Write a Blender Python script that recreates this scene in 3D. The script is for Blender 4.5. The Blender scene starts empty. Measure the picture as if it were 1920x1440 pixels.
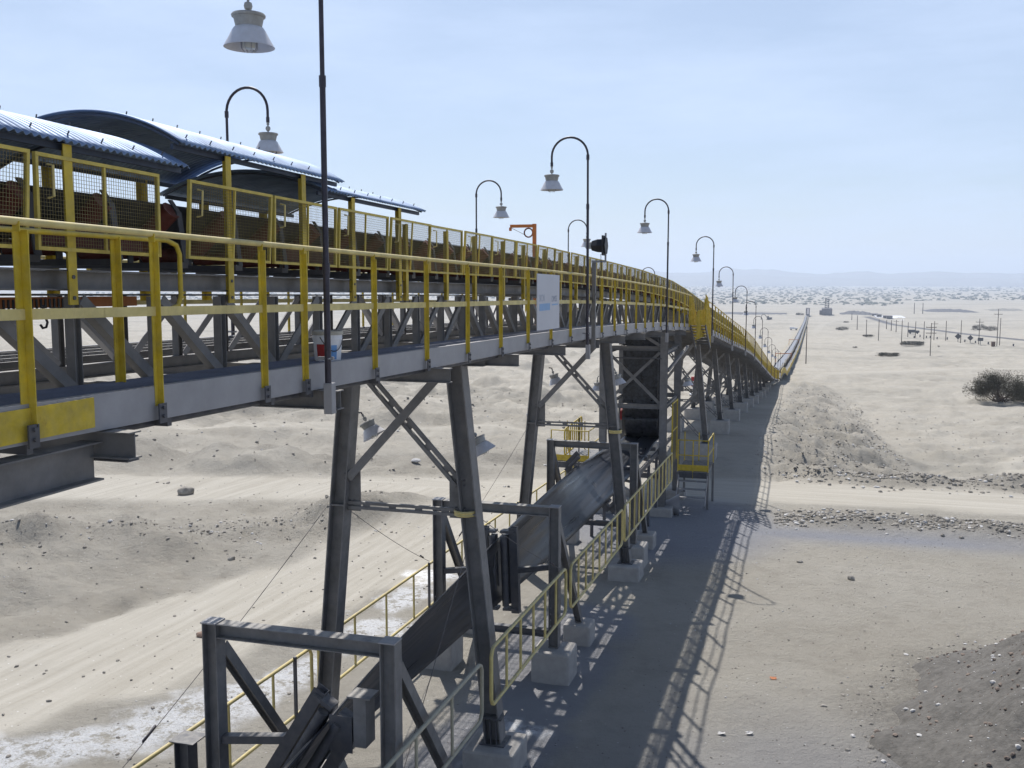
import bpy, math, random
import numpy as np
from mathutils import Vector, Matrix
from math import radians, sin, cos, pi, sqrt, atan2, exp
random.seed(7); RNG = np.random.default_rng(7)
S = bpy.context.scene
COL = S.collection
# ------------------------------------------------------------------ camera, sky, sun, exposure
cd = bpy.data.cameras.new("camera"); cam = bpy.data.objects.new("camera", cd); COL.objects.link(cam)
cd.sensor_width = 36; cd.lens = 36*1870/1920; cd.clip_start = 0.05; cd.clip_end = 60000
cam.rotation_euler = (radians(90-6.04), 0, radians(16.7)); cam.location = (0, 0, 0)
S.camera = cam
W = bpy.data.worlds.new("World"); S.world = W; W.use_nodes = True
wn = W.node_tree.nodes; wl = W.node_tree.links
bg = wn['Background']
sky = wn.new('ShaderNodeTexSky'); sky.sky_type = 'NISHITA'; sky.sun_disc = False
SUN_EL = radians(54.4); SX, SY = -0.36, 0.62      # direction towards the sun (ahead and to the left)
sky.sun_elevation = SUN_EL; sky.sun_rotation = atan2(SX, SY)
sky.altitude = 100; sky.air_density = 1.0; sky.dust_density = 0.8; sky.ozone_density = 3.0
tc = wn.new('ShaderNodeTexCoord'); mp = wn.new('ShaderNodeMapping'); mp.inputs['Scale'].default_value = (1.6, 3.5, 9)
mp.inputs['Rotation'].default_value = (0.1, 0.25, 0.5)
nz = wn.new('ShaderNodeTexNoise'); nz.inputs['Scale'].default_value = 1.3; nz.inputs['Detail'].default_value = 7; nz.inputs['Roughness'].default_value = .62
rp = wn.new('ShaderNodeValToRGB'); rp.color_ramp.elements[0].position = .38; rp.color_ramp.elements[1].position = .72
rp.color_ramp.elements[0].color = (.45, .45, .45, 1); rp.color_ramp.elements[1].color = (.85, .85, .85, 1)
sxyz = wn.new('ShaderNodeSeparateXYZ'); wl.new(tc.outputs['Generated'], sxyz.inputs[0])
fade = wn.new('ShaderNodeMapRange'); fade.interpolation_type = 'SMOOTHSTEP'; fade.inputs[1].default_value = .22; fade.inputs[2].default_value = .62; fade.inputs[3].default_value = 1.0; fade.inputs[4].default_value = 0.0
wl.new(sxyz.outputs['Z'], fade.inputs[0]); vm = wn.new('ShaderNodeMath'); vm.operation = 'MULTIPLY'
mx = wn.new('ShaderNodeMix'); mx.data_type = 'RGBA'; mx.inputs[7].default_value = (7.3, 8.8, 11.6, 1)
wl.new(tc.outputs['Generated'], mp.inputs['Vector']); wl.new(mp.outputs['Vector'], nz.inputs['Vector'])
wl.new(nz.outputs['Fac'], rp.inputs['Fac']); wl.new(rp.outputs['Color'], vm.inputs[0]); wl.new(fade.outputs[0], vm.inputs[1]); wl.new(vm.outputs[0], mx.inputs[0])
wl.new(sky.outputs['Color'], mx.inputs[6]); wl.new(mx.outputs[2], bg.inputs['Color'])
bg.inputs['Strength'].default_value = 0.09
ld = bpy.data.lights.new("sun", 'SUN'); ld.energy = 4.95; ld.angle = radians(.55); ld.color = (1, .96, .90)
sun = bpy.data.objects.new("sun", ld); COL.objects.link(sun)
sun.rotation_euler = Vector((SX, SY, 1.0)).to_track_quat('Z', 'Y').to_euler()
S.view_settings.view_transform = 'Standard'; S.view_settings.look = 'None'; S.view_settings.gamma = 1
S.view_settings.use_curve_mapping = False; S.view_settings.exposure = 0.1
S.render.engine = 'CYCLES'; S.cycles.use_denoising = True; S.cycles.max_bounces = 6; S.cycles.volume_bounces = 1

# ------------------------------------------------------------------ terrain functions
_T = RNG.random((256, 256))
def vnoise(x, y, seed=0):
    x = np.asarray(x, float) + seed*37.7; y = np.asarray(y, float) + seed*91.3
    xi = np.floor(x).astype(int); yi = np.floor(y).astype(int); fx = x-xi; fy = y-yi
    fx = fx*fx*(3-2*fx); fy = fy*fy*(3-2*fy)
    a = _T[xi & 255, yi & 255]; b = _T[(xi+1) & 255, yi & 255]; c = _T[xi & 255, (yi+1) & 255]; d = _T[(xi+1) & 255, (yi+1) & 255]
    return (a*(1-fx)+b*fx)*(1-fy)+(c*(1-fx)+d*fx)*fy - .5
def fbm(x, y, sc, octv=4, seed=0, rough=.5):
    t = 0; a = 1; f = 1/sc
    for i in range(octv):
        t = t + a*vnoise(x*f*1.0+y*f*.31, y*f-x*f*.27, seed+i); a *= rough; f *= 2.03
    return t
def sstep(a, b, x):
    t = np.clip((np.asarray(x, float)-a)/(b-a), 0, 1); return t*t*(3-2*t)
def pdist(x, y, pts):
    best = np.full(np.shape(x), 1e9)
    for (x0, y0), (x1, y1) in zip(pts[:-1], pts[1:]):
        dx, dy = x1-x0, y1-y0; L = dx*dx+dy*dy
        t = np.clip(((x-x0)*dx+(y-y0)*dy)/L, 0, 1)
        best = np.minimum(best, np.hypot(x-x0-t*dx, y-y0-t*dy))
    return best
FY = [-400, 0, 14, 27, 35, 45, 52, 64, 97, 150, 217, 327, 443, 663, 967, 1500, 3000, 10000, 40000]
FZ = [-7, -7.4, -7.7, -8.05, -8.3, -8.8, -10.3, -11.9, -14.1, -16.4, -19.3, -24, -27.6, -33.5, -41, -46, -52, -64, -90]
PY = [43, 57, 66, 75, 84, 93, 102, 111, 120, 129, 143, 160]
PZ = [-8.6, -8.7, -9.25, -9.85, -10.6, -11.4, -12.1, -12.85, -13.4, -13.85, -14.7, -15.8]
ROAD_X = [(60, 45), (30, 43), (8, 41.5), (-2, 41.3), (-10, 38.5), (-20, 34.8), (-27, 32.5), (-45, 27), (-80, 20)]
ROAD_L = [(-19, -4), (-16, 8), (-13.5, 18), (-11.8, 25), (-10.8, 32), (-10.5, 38)]
RIDGE = [(-34, 17), (-24, 22), (-19.5, 25.5), (-17, 26.5), (-15.4, 28.5), (-14.8, 31)]
RIDGE2 = [(-40, 41), (-28, 40), (-18, 43), (-12, 46)]
TRACK = [(4, 190), (30, 225), (60, 245), (90, 262), (150, 300)]
HIGHWAY = [(420, 300), (220, 330), (150, 385), (110, 480), (90, 640), (70, 900), (60, 1200)]
SERVICE = [(2, 620), (9, 900), (40, 1250)]
SERVL = [(-13, 150), (-13, 600), (-9, 1100)]
def field(x, y):
    r = np.hypot(x, y)
    z = np.interp(y, FY, FZ) + 0
    zf = np.interp(r, FY, FZ)
    w = sstep(1500, 4000, r); z = z*(1-w)+zf*w
    z = z + sstep(150, 700, x)*sstep(200, 700, y)*(1-sstep(1500, 3000, y))*11
    return z
def height(x, y):
    x = np.asarray(x, float); y = np.asarray(y, float)
    F = field(x, y)
    P = np.interp(y, PY, PZ)
    toe = np.interp(y, [43, 47, 56, 66, 78, 112, 165, 180], [-.5, 2.5, 6.5, 7.6, 6.6, 5.3, 3.3, 0])
    w = 1-np.clip((x+2.6)/(toe+2.6), 0, 1); w = w*(.88+.12*w)
    band = sstep(43.2, 45.5, y)*(1-sstep(150, 180, y))
    z = F*(1-w*band)+P*w*band
    dx = pdist(x, y, ROAD_X); dl = pdist(x, y, ROAD_L)
    road = np.maximum(1-sstep(2.4, 3.6, dx), (1-sstep(1.9, 2.9, dl))*.9)
    road = np.maximum(road, 1-sstep(3, 5, pdist(x, y, TRACK)))
    road = np.maximum(road, 1-sstep(6, 9, pdist(x, y, HIGHWAY)))
    pad = (1-sstep(3.2, 4.2, np.abs(x+5.9)))*(1-sstep(155, 175, y))
    calm = (1-road*.92)*(1-pad*.8)
    nearR = sstep(-3, 0, x)*(1-sstep(34, 37, y))
    rough = .10+.20*sstep(-11, -17, x)+.25*sstep(44, 60, y)*(1-pad)-.055*nearR
    z = z + calm*rough*fbm(x, y, 2.6, 6, 3, .55)*1.5
    # hummocks on the left plain
    hum = sstep(-11, -20, x)*sstep(30, 40, y)*(1-sstep(250, 500, y))
    hn = fbm(x, y*.8, 5.5, 4, 11); z = z + calm*hum*(np.maximum(hn, 0)**1.25)*2.4
    z = z + calm*sstep(8, 25, x)*sstep(50, 80, y)*fbm(x, y, 14, 4, 20)*1.3*(1-sstep(900, 1500, y))
    z = z + sstep(160, 300, y)*fbm(x, y, 60, 4, 31)*1.6*(1-.9*road)*sstep(6, 25, np.abs(x+5))
    # spoil ridges beside the graded road
    dr = pdist(x, y, RIDGE); z = z + calm*np.exp(-(dr/1.9)**2)*(.72+1.0*fbm(x, y, 2.6, 5, 41))
    dr = pdist(x, y, RIDGE2); z = z + calm*np.exp(-(dr/1.6)**2)*(.35+1.2*fbm(x, y, 3.8, 4, 43))
    dr = np.hypot((x+14.6)/2.3, (y-31.8)/1.8); z = z + np.exp(-dr**2)*(.42+.3*fbm(x, y, 1.5, 4, 47))
    # berm in front of the crossing road and heaps behind it
    z = z + np.exp(-((y-35.8-.25*np.sin(x*.35))/1.3)**2)*sstep(-1.4, 1.5, x)*(.22+.3*fbm(x, y, 1.3, 4, 51))
    z = z - np.exp(-((y-34.0)/1.4)**2)*sstep(-1, 2, x)*.10
    z = z + np.exp(-((x-8.4)/2.2)**2-((y-47.0)/1.2)**2)*.7 + np.exp(-((x-3.4)/2.6)**2-((y-46.0)/1.0)**2)*.3
    z = z + np.exp(-((y-45.8)/1.6)**2)*sstep(-1, 2, x)*.35*(.6+fbm(x, y, 1.6, 3, 57))
    # gullies on embankment side
    sl = band*w*(1-w)*4*sstep(-2.4, -1, x); z = z + sl*fbm(x*.35, y, 1.3, 6, 61, .62)*1.1
    # gentle rise of track bed
    z = z + np.exp(-(pdist(x, y, TRACK)/7)**2)*1.0
    return z
def hgt(x, y): return float(height(np.array([x]), np.array([y]))[0])
# ------------------------------------------------------------------ picture <-> place helper (finds where things stand on the ground)
TH, PT, FPX = radians(16.7), radians(6.04), 1870.
fw = np.array([-sin(TH)*cos(PT), cos(TH)*cos(PT), -sin(PT)]); rt = np.array([cos(TH), sin(TH), 0.]); up = np.cross(rt, fw)
def ground_at(px, py):
    r = fw+rt*(px-960)/FPX-up*(py-720)/FPX
    t = np.geomspace(4, 20000, 6000)
    p = r[None, :]*t[:, None]; d = p[:, 2]-height(p[:, 0], p[:, 1])
    i = int(np.argmax(d < 0)) if (d < 0).any() else len(t)-1
    q = p[i]; return Vector((q[0], q[1], hgt(q[0], q[1]))), float(q@fw)

# ------------------------------------------------------------------ materials
MATS = {}
def nodes_of(name):
    m = bpy.data.materials.new(name); m.use_nodes = True
    return m, m.node_tree.nodes, m.node_tree.links, m.node_tree.nodes['Principled BSDF']
def mat(name, c, rough=.6, metal=0., var=.15, vscale=6., dust=0., dustc=(.42, .39, .34), bump=0., bscale=40., rust=0., spec=.4):
    if name in MATS: return MATS[name]
    m, n, l, b = nodes_of(name)
    b.inputs['Roughness'].default_value = rough; b.inputs['Metallic'].default_value = metal
    b.inputs['Specular IOR Level'].default_value = spec
    tcn = n.new('ShaderNodeTexCoord')
    nt = n.new('ShaderNodeTexNoise'); nt.inputs['Scale'].default_value = vscale; nt.inputs['Detail'].default_value = 6; nt.inputs['Roughness'].default_value = .65
    l.new(tcn.outputs['Object'], nt.inputs['Vector'])
    cr = n.new('ShaderNodeValToRGB'); cr.color_ramp.elements[0].position = .3; cr.color_ramp.elements[1].position = .7
    lo = [max(0, v*(1-var)) for v in c]+[1]; hi = [min(1, v*(1+var)) for v in c]+[1]
    cr.color_ramp.elements[0].color = lo; cr.color_ramp.elements[1].color = hi
    l.new(nt.outputs['Fac'], cr.inputs['Fac']); out = cr.outputs['Color']
    if dust > 0:      # dust that lies on faces that look up
        g = n.new('ShaderNodeNewGeometry'); sp = n.new('ShaderNodeSeparateXYZ'); l.new(g.outputs['Normal'], sp.inputs[0])
        mr = n.new('ShaderNodeMapRange'); mr.inputs[1].default_value = .2; mr.inputs[2].default_value = .95; mr.inputs[3].default_value = dust*.18; mr.inputs[4].default_value = dust
        l.new(sp.outputs['Z'], mr.inputs[0])
        n2 = n.new('ShaderNodeTexNoise'); n2.inputs['Scale'].default_value = vscale*2.3; n2.inputs['Detail'].default_value = 5; l.new(tcn.outputs['Object'], n2.inputs['Vector'])
        mu = n.new('ShaderNodeMath'); mu.operation = 'MULTIPLY'; l.new(mr.outputs[0], mu.inputs[0])
        m3 = n.new('ShaderNodeMapRange'); m3.inputs[1].default_value = .3; m3.inputs[2].default_value = .65; l.new(n2.outputs['Fac'], m3.inputs[0]); l.new(m3.outputs[0], mu.inputs[1])
        mi = n.new('ShaderNodeMix'); mi.data_type = 'RGBA'; mi.inputs[7].default_value = (*dustc, 1)
        l.new(mu.outputs[0], mi.inputs[0]); l.new(out, mi.inputs[6]); out = mi.outputs[2]
    if rust > 0:
        n4 = n.new('ShaderNodeTexNoise'); n4.inputs['Scale'].default_value = vscale*1.7; n4.inputs['Detail'].default_value = 8; n4.inputs['Roughness'].default_value = .75
        mpn = n.new('ShaderNodeMapping'); mpn.inputs['Scale'].default_value = (3, 3, .6); l.new(tcn.outputs['Object'], mpn.inputs[0]); l.new(mpn.outputs[0], n4.inputs['Vector'])
        m5 = n.new('ShaderNodeMapRange'); m5.inputs[1].default_value = .60; m5.inputs[2].default_value = .74; m5.inputs[4].default_value = rust; l.new(n4.outputs['Fac'], m5.inputs[0])
        mi = n.new('ShaderNodeMix'); mi.data_type = 'RGBA'; mi.inputs[7].default_value = (.16, .075, .035, 1)
        l.new(m5.outputs[0], mi.inputs[0]); l.new(out, mi.inputs[6]); out = mi.outputs[2]
    l.new(out, b.inputs['Base Color'])
    if bump > 0:
        n6 = n.new('ShaderNodeTexNoise'); n6.inputs['Scale'].default_value = bscale; n6.inputs['Detail'].default_value = 5
        l.new(tcn.outputs['Object'], n6.inputs['Vector'])
        bn = n.new('ShaderNodeBump'); bn.inputs['Strength'].default_value = bump; bn.inputs['Distance'].default_value = .02
        l.new(n6.outputs['Fac'], bn.inputs['Height']); l.new(bn.outputs[0], b.inputs['Normal'])
    MATS[name] = m; return m
YEL = mat('yellow_paint', (.54, .395, .022), .55, var=.26, vscale=6, dust=.6, rust=.6)
YPALE = mat('sun_bleached_yellow_paint', (.62, .51, .20), .6, var=.2, vscale=5, dust=.5, rust=.5)
STEEL = mat('grey_painted_steel', (.155, .153, .158), .55, var=.25, vscale=3.5, dust=.7, rust=.6)
STEELP = mat('pale_galvanised_steel', (.305, .305, .325), .5, metal=.1, var=.10, vscale=4, dust=.35)
STEELD = mat('dark_grey_steel', (.065, .068, .082), .5, var=.2, vscale=4, dust=.45, rust=.2)
POLE = mat('dark_pole_steel', (.045, .04, .055), .45, metal=.3, var=.3, vscale=8, dust=.1)
def rubber():
    m, n, l, b = nodes_of('belt_rubber'); g = n.new('ShaderNodeNewGeometry'); mp_ = n.new('ShaderNodeMapping'); mp_.inputs['Scale'].default_value = (9, .22, 9)
    l.new(g.outputs['Position'], mp_.inputs[0]); q = n.new('ShaderNodeTexNoise'); q.inputs['Scale'].default_value = 1; q.inputs['Detail'].default_value = 7; q.inputs['Roughness'].default_value = .65; l.new(mp_.outputs[0], q.inputs['Vector'])
    r = n.new('ShaderNodeValToRGB'); r.color_ramp.elements[0].position = .38; r.color_ramp.elements[1].position = .66; r.color_ramp.elements[0].color = (.010, .011, .014, 1); r.color_ramp.elements[1].color = (.052, .056, .068, 1)
    l.new(q.outputs['Fac'], r.inputs['Fac']); l.new(r.outputs['Color'], b.inputs['Base Color'])
    r2 = n.new('ShaderNodeMapRange'); r2.inputs[1].default_value = .35; r2.inputs[2].default_value = .65; r2.inputs[3].default_value = .26; r2.inputs[4].default_value = .5; l.new(q.outputs['Fac'], r2.inputs[0]); l.new(r2.outputs[0], b.inputs['Roughness'])
    b.inputs['Specular IOR Level'].default_value = .5; return m
RUB = rubber()
ROLL = mat('rust_red_roller', (.15, .032, .022), .6, var=.35, vscale=7, dust=.35)
ORNG = mat('orange_paint', (.55, .16, .03), .55, var=.2, vscale=6, dust=.25)
CONC = mat('concrete', (.36, .345, .33), .9, var=.14, vscale=5, bump=.5, bscale=30, dust=.3)
ENAM = mat('white_enamel', (.62, .62, .66), .35, var=.08, vscale=12, dust=.3)
ENAMG = mat('grey_enamel_housing', (.33, .33, .32), .5, var=.2, vscale=14, dust=.4)
BLACK = mat('black_plastic', (.02, .02, .024), .5, var=.3, vscale=9)
WOOD = mat('weathered_pole_wood', (.12, .10, .085), .85, var=.3, vscale=4)
WIRE = mat('wire_steel', (.12, .11, .11), .6, var=.2, vscale=9)
MESHM = mat('guard_mesh_wire', (.20, .165, .07), .6, var=.25, vscale=9)
DECKM = mat('deck_plate', (.10, .115, .165), .55, var=.25, vscale=2.5, dust=.15)
WHITE = mat('white_paint', (.72, .73, .76), .5, var=.06, vscale=3)
RED = mat('red_paint', (.34, .025, .025), .5, var=.15, vscale=5)
BLUE = mat('blue_paint', (.14, .32, .62), .5, var=.1, vscale=5)
GLASSM = mat('lamp_glass', (.55, .56, .52), .15, var=.05, vscale=5, spec=.6)
def roof_mat():
    m, n, l, b = nodes_of('corrugated_zinc_sheet')
    g = n.new('ShaderNodeNewGeometry'); sp = n.new('ShaderNodeSeparateXYZ'); l.new(g.outputs['True Normal'], sp.inputs[0])
    tcn = n.new('ShaderNodeTexCoord'); nt = n.new('ShaderNodeTexNoise'); nt.inputs['Scale'].default_value = 3.5; nt.inputs['Detail'].default_value = 5
    l.new(tcn.outputs['Object'], nt.inputs['Vector'])
    cr = n.new('ShaderNodeValToRGB'); cr.color_ramp.elements[0].position = .35; cr.color_ramp.elements[1].position = .65
    cr.color_ramp.elements[0].color = (.17, .24, .38, 1); cr.color_ramp.elements[1].color = (.27, .37, .54, 1)
    l.new(nt.outputs['Fac'], cr.inputs['Fac'])
    l.new(cr.outputs['Color'], b.inputs['Base Color'])
    b.inputs['Metallic'].default_value = .35; b.inputs['Roughness'].default_value = .62
    return m
ROOF = roof_mat()
ROOFU = mat('dark_blue_roof_trim', (.035, .048, .08), .5, var=.25, vscale=5)

# ------------------------------------------------------------------ mesh builder
class MB:
    def __init__(s): s.v = []; s.f = []
    def quadbox(s, c, ax, ay, az):
        c, ax, ay, az = map(Vector, (c, ax, ay, az)); i = len(s.v)
        for sx in (-1, 1):
            for sy in (-1, 1):
                for sz in (-1, 1): s.v.append(c+ax*sx+ay*sy+az*sz)
        s.f += [tuple(i+k for k in q) for q in ((0, 1, 3, 2), (4, 6, 7, 5), (0, 4, 5, 1), (2, 3, 7, 6), (0, 2, 6, 4), (1, 5, 7, 3))]; return s
    def box(s, x0, x1, y0, y1, z0, z1):
        return s.quadbox(((x0+x1)/2, (y0+y1)/2, (z0+z1)/2), ((x1-x0)/2, 0, 0), (0, (y1-y0)/2, 0), (0, 0, (z1-z0)/2))
    def frame(s, a, b, hint=(0, 0, 1)):
        a, b = Vector(a), Vector(b); d = (b-a); L = d.length; d = d/L; h = Vector(hint)
        if abs(d.dot(h)) > .97: h = Vector((0, 1, 0)) if abs(d.y) < .9 else Vector((1, 0, 0))
        w = d.cross(h).normalized(); u = w.cross(d).normalized(); return a, b, d, w, u, L
    def beam(s, a, b, w, h, hint=(0, 0, 1)):
        a, b, d, W_, U, L = s.frame(a, b, hint); return s.quadbox((a+b)/2, W_*(w/2), d*(L/2), U*(h/2))
    def ibeam(s, a, b, w, h, t=.014, hint=(0, 0, 1)):
        a, b, d, W_, U, L = s.frame(a, b, hint); c = (a+b)/2
        s.quadbox(c+U*(h/2-t/2), W_*(w/2), d*(L/2), U*(t/2)); s.quadbox(c-U*(h/2-t/2), W_*(w/2), d*(L/2), U*(t/2))
        return s.quadbox(c, W_*(t*.4), d*(L/2-.001), U*(h/2-t-.0005))
    def chan(s, a, b, w, h, t=.01, hint=(0, 0, 1), side=1):
        a, b, d, W_, U, L = s.frame(a, b, hint); c = (a+b)/2
        s.quadbox(c+U*(h/2-t/2), W_*(w/2), d*(L/2), U*(t/2)); s.quadbox(c-U*(h/2-t/2), W_*(w/2), d*(L/2), U*(t/2))
        return s.quadbox(c+W_*side*(w/2-t/2), W_*(t/2), d*(L/2-.001), U*(h/2-t-.0005))
    def angle(s, a, b, w, t=.008, hint=(0, 0, 1), sa=1, sb=1):
        a, b, d, W_, U, L = s.frame(a, b, hint); c = (a+b)/2
        s.quadbox(c+U*sb*(w/2-t/2), W_*(w/2), d*(L/2), U*(t/2))
        return s.quadbox(c+W_*sa*(w/2-t/2)-U*sb*t/2, W_*(t/2), d*(L/2-.001), U*(w/2-t/2-.0005))
    def tube(s, pts, r, n=8, cap=True):
        pts = [Vector(p) for p in pts]; rs = r if isinstance(r, (list, tuple)) else [r]*len(pts)
        base = len(s.v); prev = None
        for k, p in enumerate(pts):
            d = (pts[min(k+1, len(pts)-1)]-pts[max(k-1, 0)]).normalized()
            if prev is None:
                h = Vector((0, 0, 1)) if abs(d.z) < .9 else Vector((1, 0, 0)); u = d.cross(h).normalized()
            else: u = (prev-d*prev.dot(d)).normalized()
            prev = u; w = d.cross(u)
            for j in range(n):
                a = 2*pi*j/n; s.v.append(p+(u*cos(a)+w*sin(a))*rs[k])
        for k in range(len(pts)-1):
            for j in range(n):
                a = base+k*n+j; b = base+k*n+(j+1) % n; s.f.append((a, b, b+n, a+n))
        if cap:
            s.f.append(tuple(base+j for j in reversed(range(n)))); s.f.append(tuple(base+(len(pts)-1)*n+j for j in range(n)))
        return s
    def lathe(s, prof, n=20, o=(0, 0, 0), M=None):
        base = len(s.v); o = Vector(o)
        for r, z in prof:
            for j in range(n):
                a = 2*pi*j/n; p = Vector((r*cos(a), r*sin(a), z))
                if M is not None: p = M @ p
                s.v.append(p+o)
        for k in range(len(prof)-1):
            for j in range(n):
                a = base+k*n+j; b = base+k*n+(j+1) % n; s.f.append((a, b, b+n, a+n))
        return s
    def grid(s, P):   # P[i][j] points
        base = len(s.v); ni, nj = len(P), len(P[0])
        for r in P:
            for p in r: s.v.append(Vector(p))
        for i in range(ni-1):
            for j in range(nj-1):
                a = base+i*nj+j; s.f.append((a, a+1, a+nj+1, a+nj))
        return s
    def obj(s, name, m, parent=None, smooth=False, bevel=0, label=None, solid=0):
        me = bpy.data.meshes.new(name); me.from_pydata([tuple(v) for v in s.v], [], s.f); me.materials.append(m)
        if smooth:
            me.polygons.foreach_set('use_smooth', [True]*len(me.polygons))
        me.update(); o = bpy.data.objects.new(name, me); COL.objects.link(o)
        if parent is not None:
            o.parent = parent; o.matrix_parent_inverse = Matrix.Translation(-parent.location) if parent.location.length else Matrix()
        if smooth:
            try:
                md = o.modifiers.new('e', 'EDGE_SPLIT'); md.split_angle = radians(38)
            except Exception: pass
        if bevel:
            md = o.modifiers.new('b', 'BEVEL'); md.width = bevel; md.segments = 2; md.limit_method = 'ANGLE'
        if solid:
            md = o.modifiers.new('s', 'SOLIDIFY'); md.thickness = solid; md.offset = 0
        if label: o['label'] = label
        return o
def tag(o, label, cat, group=None, kind=None):
    if label: o['label'] = label
    if cat: o['category'] = cat
    if group: o['group'] = group
    if kind: o['kind'] = kind
    return o
def thing(name, label, cat, loc=(0, 0, 0), group=None):
    o = bpy.data.objects.new(name, None); COL.objects.link(o); o.location = loc; o.empty_display_size = .2
    return tag(o, label, cat, group)
def copy_thing(root, loc, rotz=None, label=None, scale=None):
    r = root.copy(); COL.objects.link(r); r.location = loc
    if rotz is not None: r.rotation_euler = (0, 0, rotz)
    if scale: r.scale = scale
    if label: r['label'] = label
    for ch in list(root.children):
        c = ch.copy(); COL.objects.link(c); c.parent = r; c.matrix_parent_inverse = Matrix()
        for g in list(ch.children):
            d = g.copy(); COL.objects.link(d); d.parent = c; d.matrix_parent_inverse = Matrix()
    return r
# local-space things: build geometry around the origin, parent at origin, then move the root
def bake_local(root):
    for ch in root.children:
        ch.matrix_parent_inverse = Matrix()
ORD = ['first', 'second', 'third', 'fourth', 'fifth', 'sixth', 'seventh', 'eighth', 'ninth', 'tenth', 'eleventh', 'twelfth', 'thirteenth', 'fourteenth', 'fifteenth', 'sixteenth', 'seventeenth', 'eighteenth', 'nineteenth', 'twentieth']

# ------------------------------------------------------------------ ground
def build_ground():
    rings = [0.8]; r = .8
    while r < 26000:
        r *= 1.0+ (.0105 if r < 60 else .0085 if r < 900 else .02); rings.append(r)
    angs = []; a = -pi
    while a < pi:
        dirn = (a-(TH))  # angle measured from +Y towards -X
        angs.append(a); a += radians(.11) if abs(a-TH) < radians(31) else radians(.6) if abs(a-TH) < radians(50) else radians(3)
    R = np.array(rings); A = np.array(angs)
    rr, aa = np.meshgrid(R, A, indexing='ij'); x = -rr*np.sin(aa); y = rr*np.cos(aa)
    z = height(x, y); nr, na = x.shape
    co = np.stack([x, y, z], -1).reshape(-1, 3)
    i, j = np.meshgrid(np.arange(nr-1), np.arange(na), indexing='ij'); j2 = (j+1) % na
    q = np.stack([i*na+j, (i+1)*na+j, (i+1)*na+j2, i*na+j2], -1).reshape(-1, 4)
    me = bpy.data.meshes.new('ground'); me.vertices.add(len(co)); me.vertices.foreach_set('co', co.ravel())
    me.loops.add(len(q)*4); me.loops.foreach_set('vertex_index', q[:, ::-1].ravel().astype(np.int32))
    me.polygons.add(len(q)); me.polygons.foreach_set('loop_start', np.arange(0, len(q)*4, 4, dtype=np.int32)); me.polygons.foreach_set('loop_total', np.full(len(q), 4, np.int32))
    me.polygons.foreach_set('use_smooth', np.ones(len(q), bool)); me.update(calc_edges=True)
    x = x.ravel(); y = y.ravel()
    dx = pdist(x, y, ROAD_X); dl = pdist(x, y, ROAD_L)
    road = np.maximum(1-sstep(1.9, 3.2, dx+fbm(x, y, 2, 3, 5)), 1-sstep(1.7, 2.6, dl+fbm(x, y, 2, 3, 6)))
    road = np.maximum(road, 1-sstep(1.6, 3.6, pdist(x, y, TRACK)))
    road = np.maximum(road, .8*(1-sstep(3, 8, pdist(x, y, SERVL)))); road = np.maximum(road, .9*(1-sstep(1.5, 3.5, pdist(x, y, SERVICE))))
    for pl in ([(-60, 52), (-34, 50), (-18, 54), (-9, 60)], [(-90, 95), (-45, 88), (-20, 92), (-11, 100)], [(-70, 74), (-30, 70), (-14, 66), (-10, 58)], [(9, 52), (14, 75), (30, 110), (60, 150)]):
        sm = pl[0][0] > -5 and pl[0][0] < 3; road = np.maximum(road, (.55 if sm else .75)*(1-sstep(.10 if sm else .5, .34 if sm else 1.6, pdist(x, y, pl)+(.15 if sm else .6)*fbm(x, y, 3, 3, 8))))
    # coarse grey gravel
    gr = np.exp(-((y-35.6-.3*np.sin(x*.3))/1.0)**2)*sstep(-1.2, 1.2, x)*1.1
    gr = np.maximum(gr, np.exp(-((y-46.0)/1.5)**2)*sstep(-.5, 3, x)*.8)
    gr = np.maximum(gr, np.exp(-(pdist(x, y, RIDGE)/1.7)**2)*.4); gr = np.maximum(gr, np.exp(-(pdist(x, y, RIDGE2)/1.6)**2)*.6)
    gr = np.maximum(gr, np.exp(-(((x+14.6)/2)**2+((y-31.8)/1.7)**2))*.55)
    toe = np.interp(y, [43, 47, 56, 66, 78, 112, 165, 180], [-.5, 2.5, 6.5, 7.6, 6.6, 5.3, 3.3, 0])
    gr = np.maximum(gr, sstep(-2.6, -1, x)*(1-sstep(toe-1, toe+.5, x))*sstep(44, 47, y)*(1-sstep(140, 160, y))*.3)
    dp = np.hypot(x-5.9, (y-17.6)/1.25); gr = np.maximum(gr, .9*(1-sstep(4.2, 5.5, dp+.7*fbm(x, y, 1.2, 4, 78))))
    gr = np.clip(gr+.14*np.clip(fbm(x, y, 7, 4, 71), 0, 1)*(1-road), 0, 1)
    # white salt crust
    cr = np.zeros_like(x)
    for pl, w in (([(-15.5, 9.5), (-12.15, 12.4), (-10.9, 13.9), (-9.9, 15.0)], .85), ([(-9.9, 15.4), (-9.5, 17), (-9.3, 20.4), (-9.6, 24.4)], .55), ([(-4.1, 8), (-4.3, 12), (-4.5, 15)], .55), ([(-6.6, 9), (-5.8, 12)], .3)):
        cr = np.maximum(cr, 1-sstep(w*.3, w*1.25, pdist(x, y, pl)+fbm(x, y, 1.1, 5, 81, .62)*1.1))
    # blue grey spill
    bl = np.exp(-((y-33.1-.1*x)/1.25)**2)*sstep(-3.5, -1.5, x)*(1-.6*sstep(3, 9, x))
    bl = np.maximum(bl, (1-sstep(2.2, 4.2, np.hypot((x+4.4)/1.2, (y-33)/1.6)))*.9)
    bl = np.maximum(bl, .75*(1-sstep(.8, 1.5, pdist(x, y, [(-5.0, 9), (-4.9, 14), (-4.9, 22)])+.7*fbm(x, y, 1.5, 4, 91))))
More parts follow.
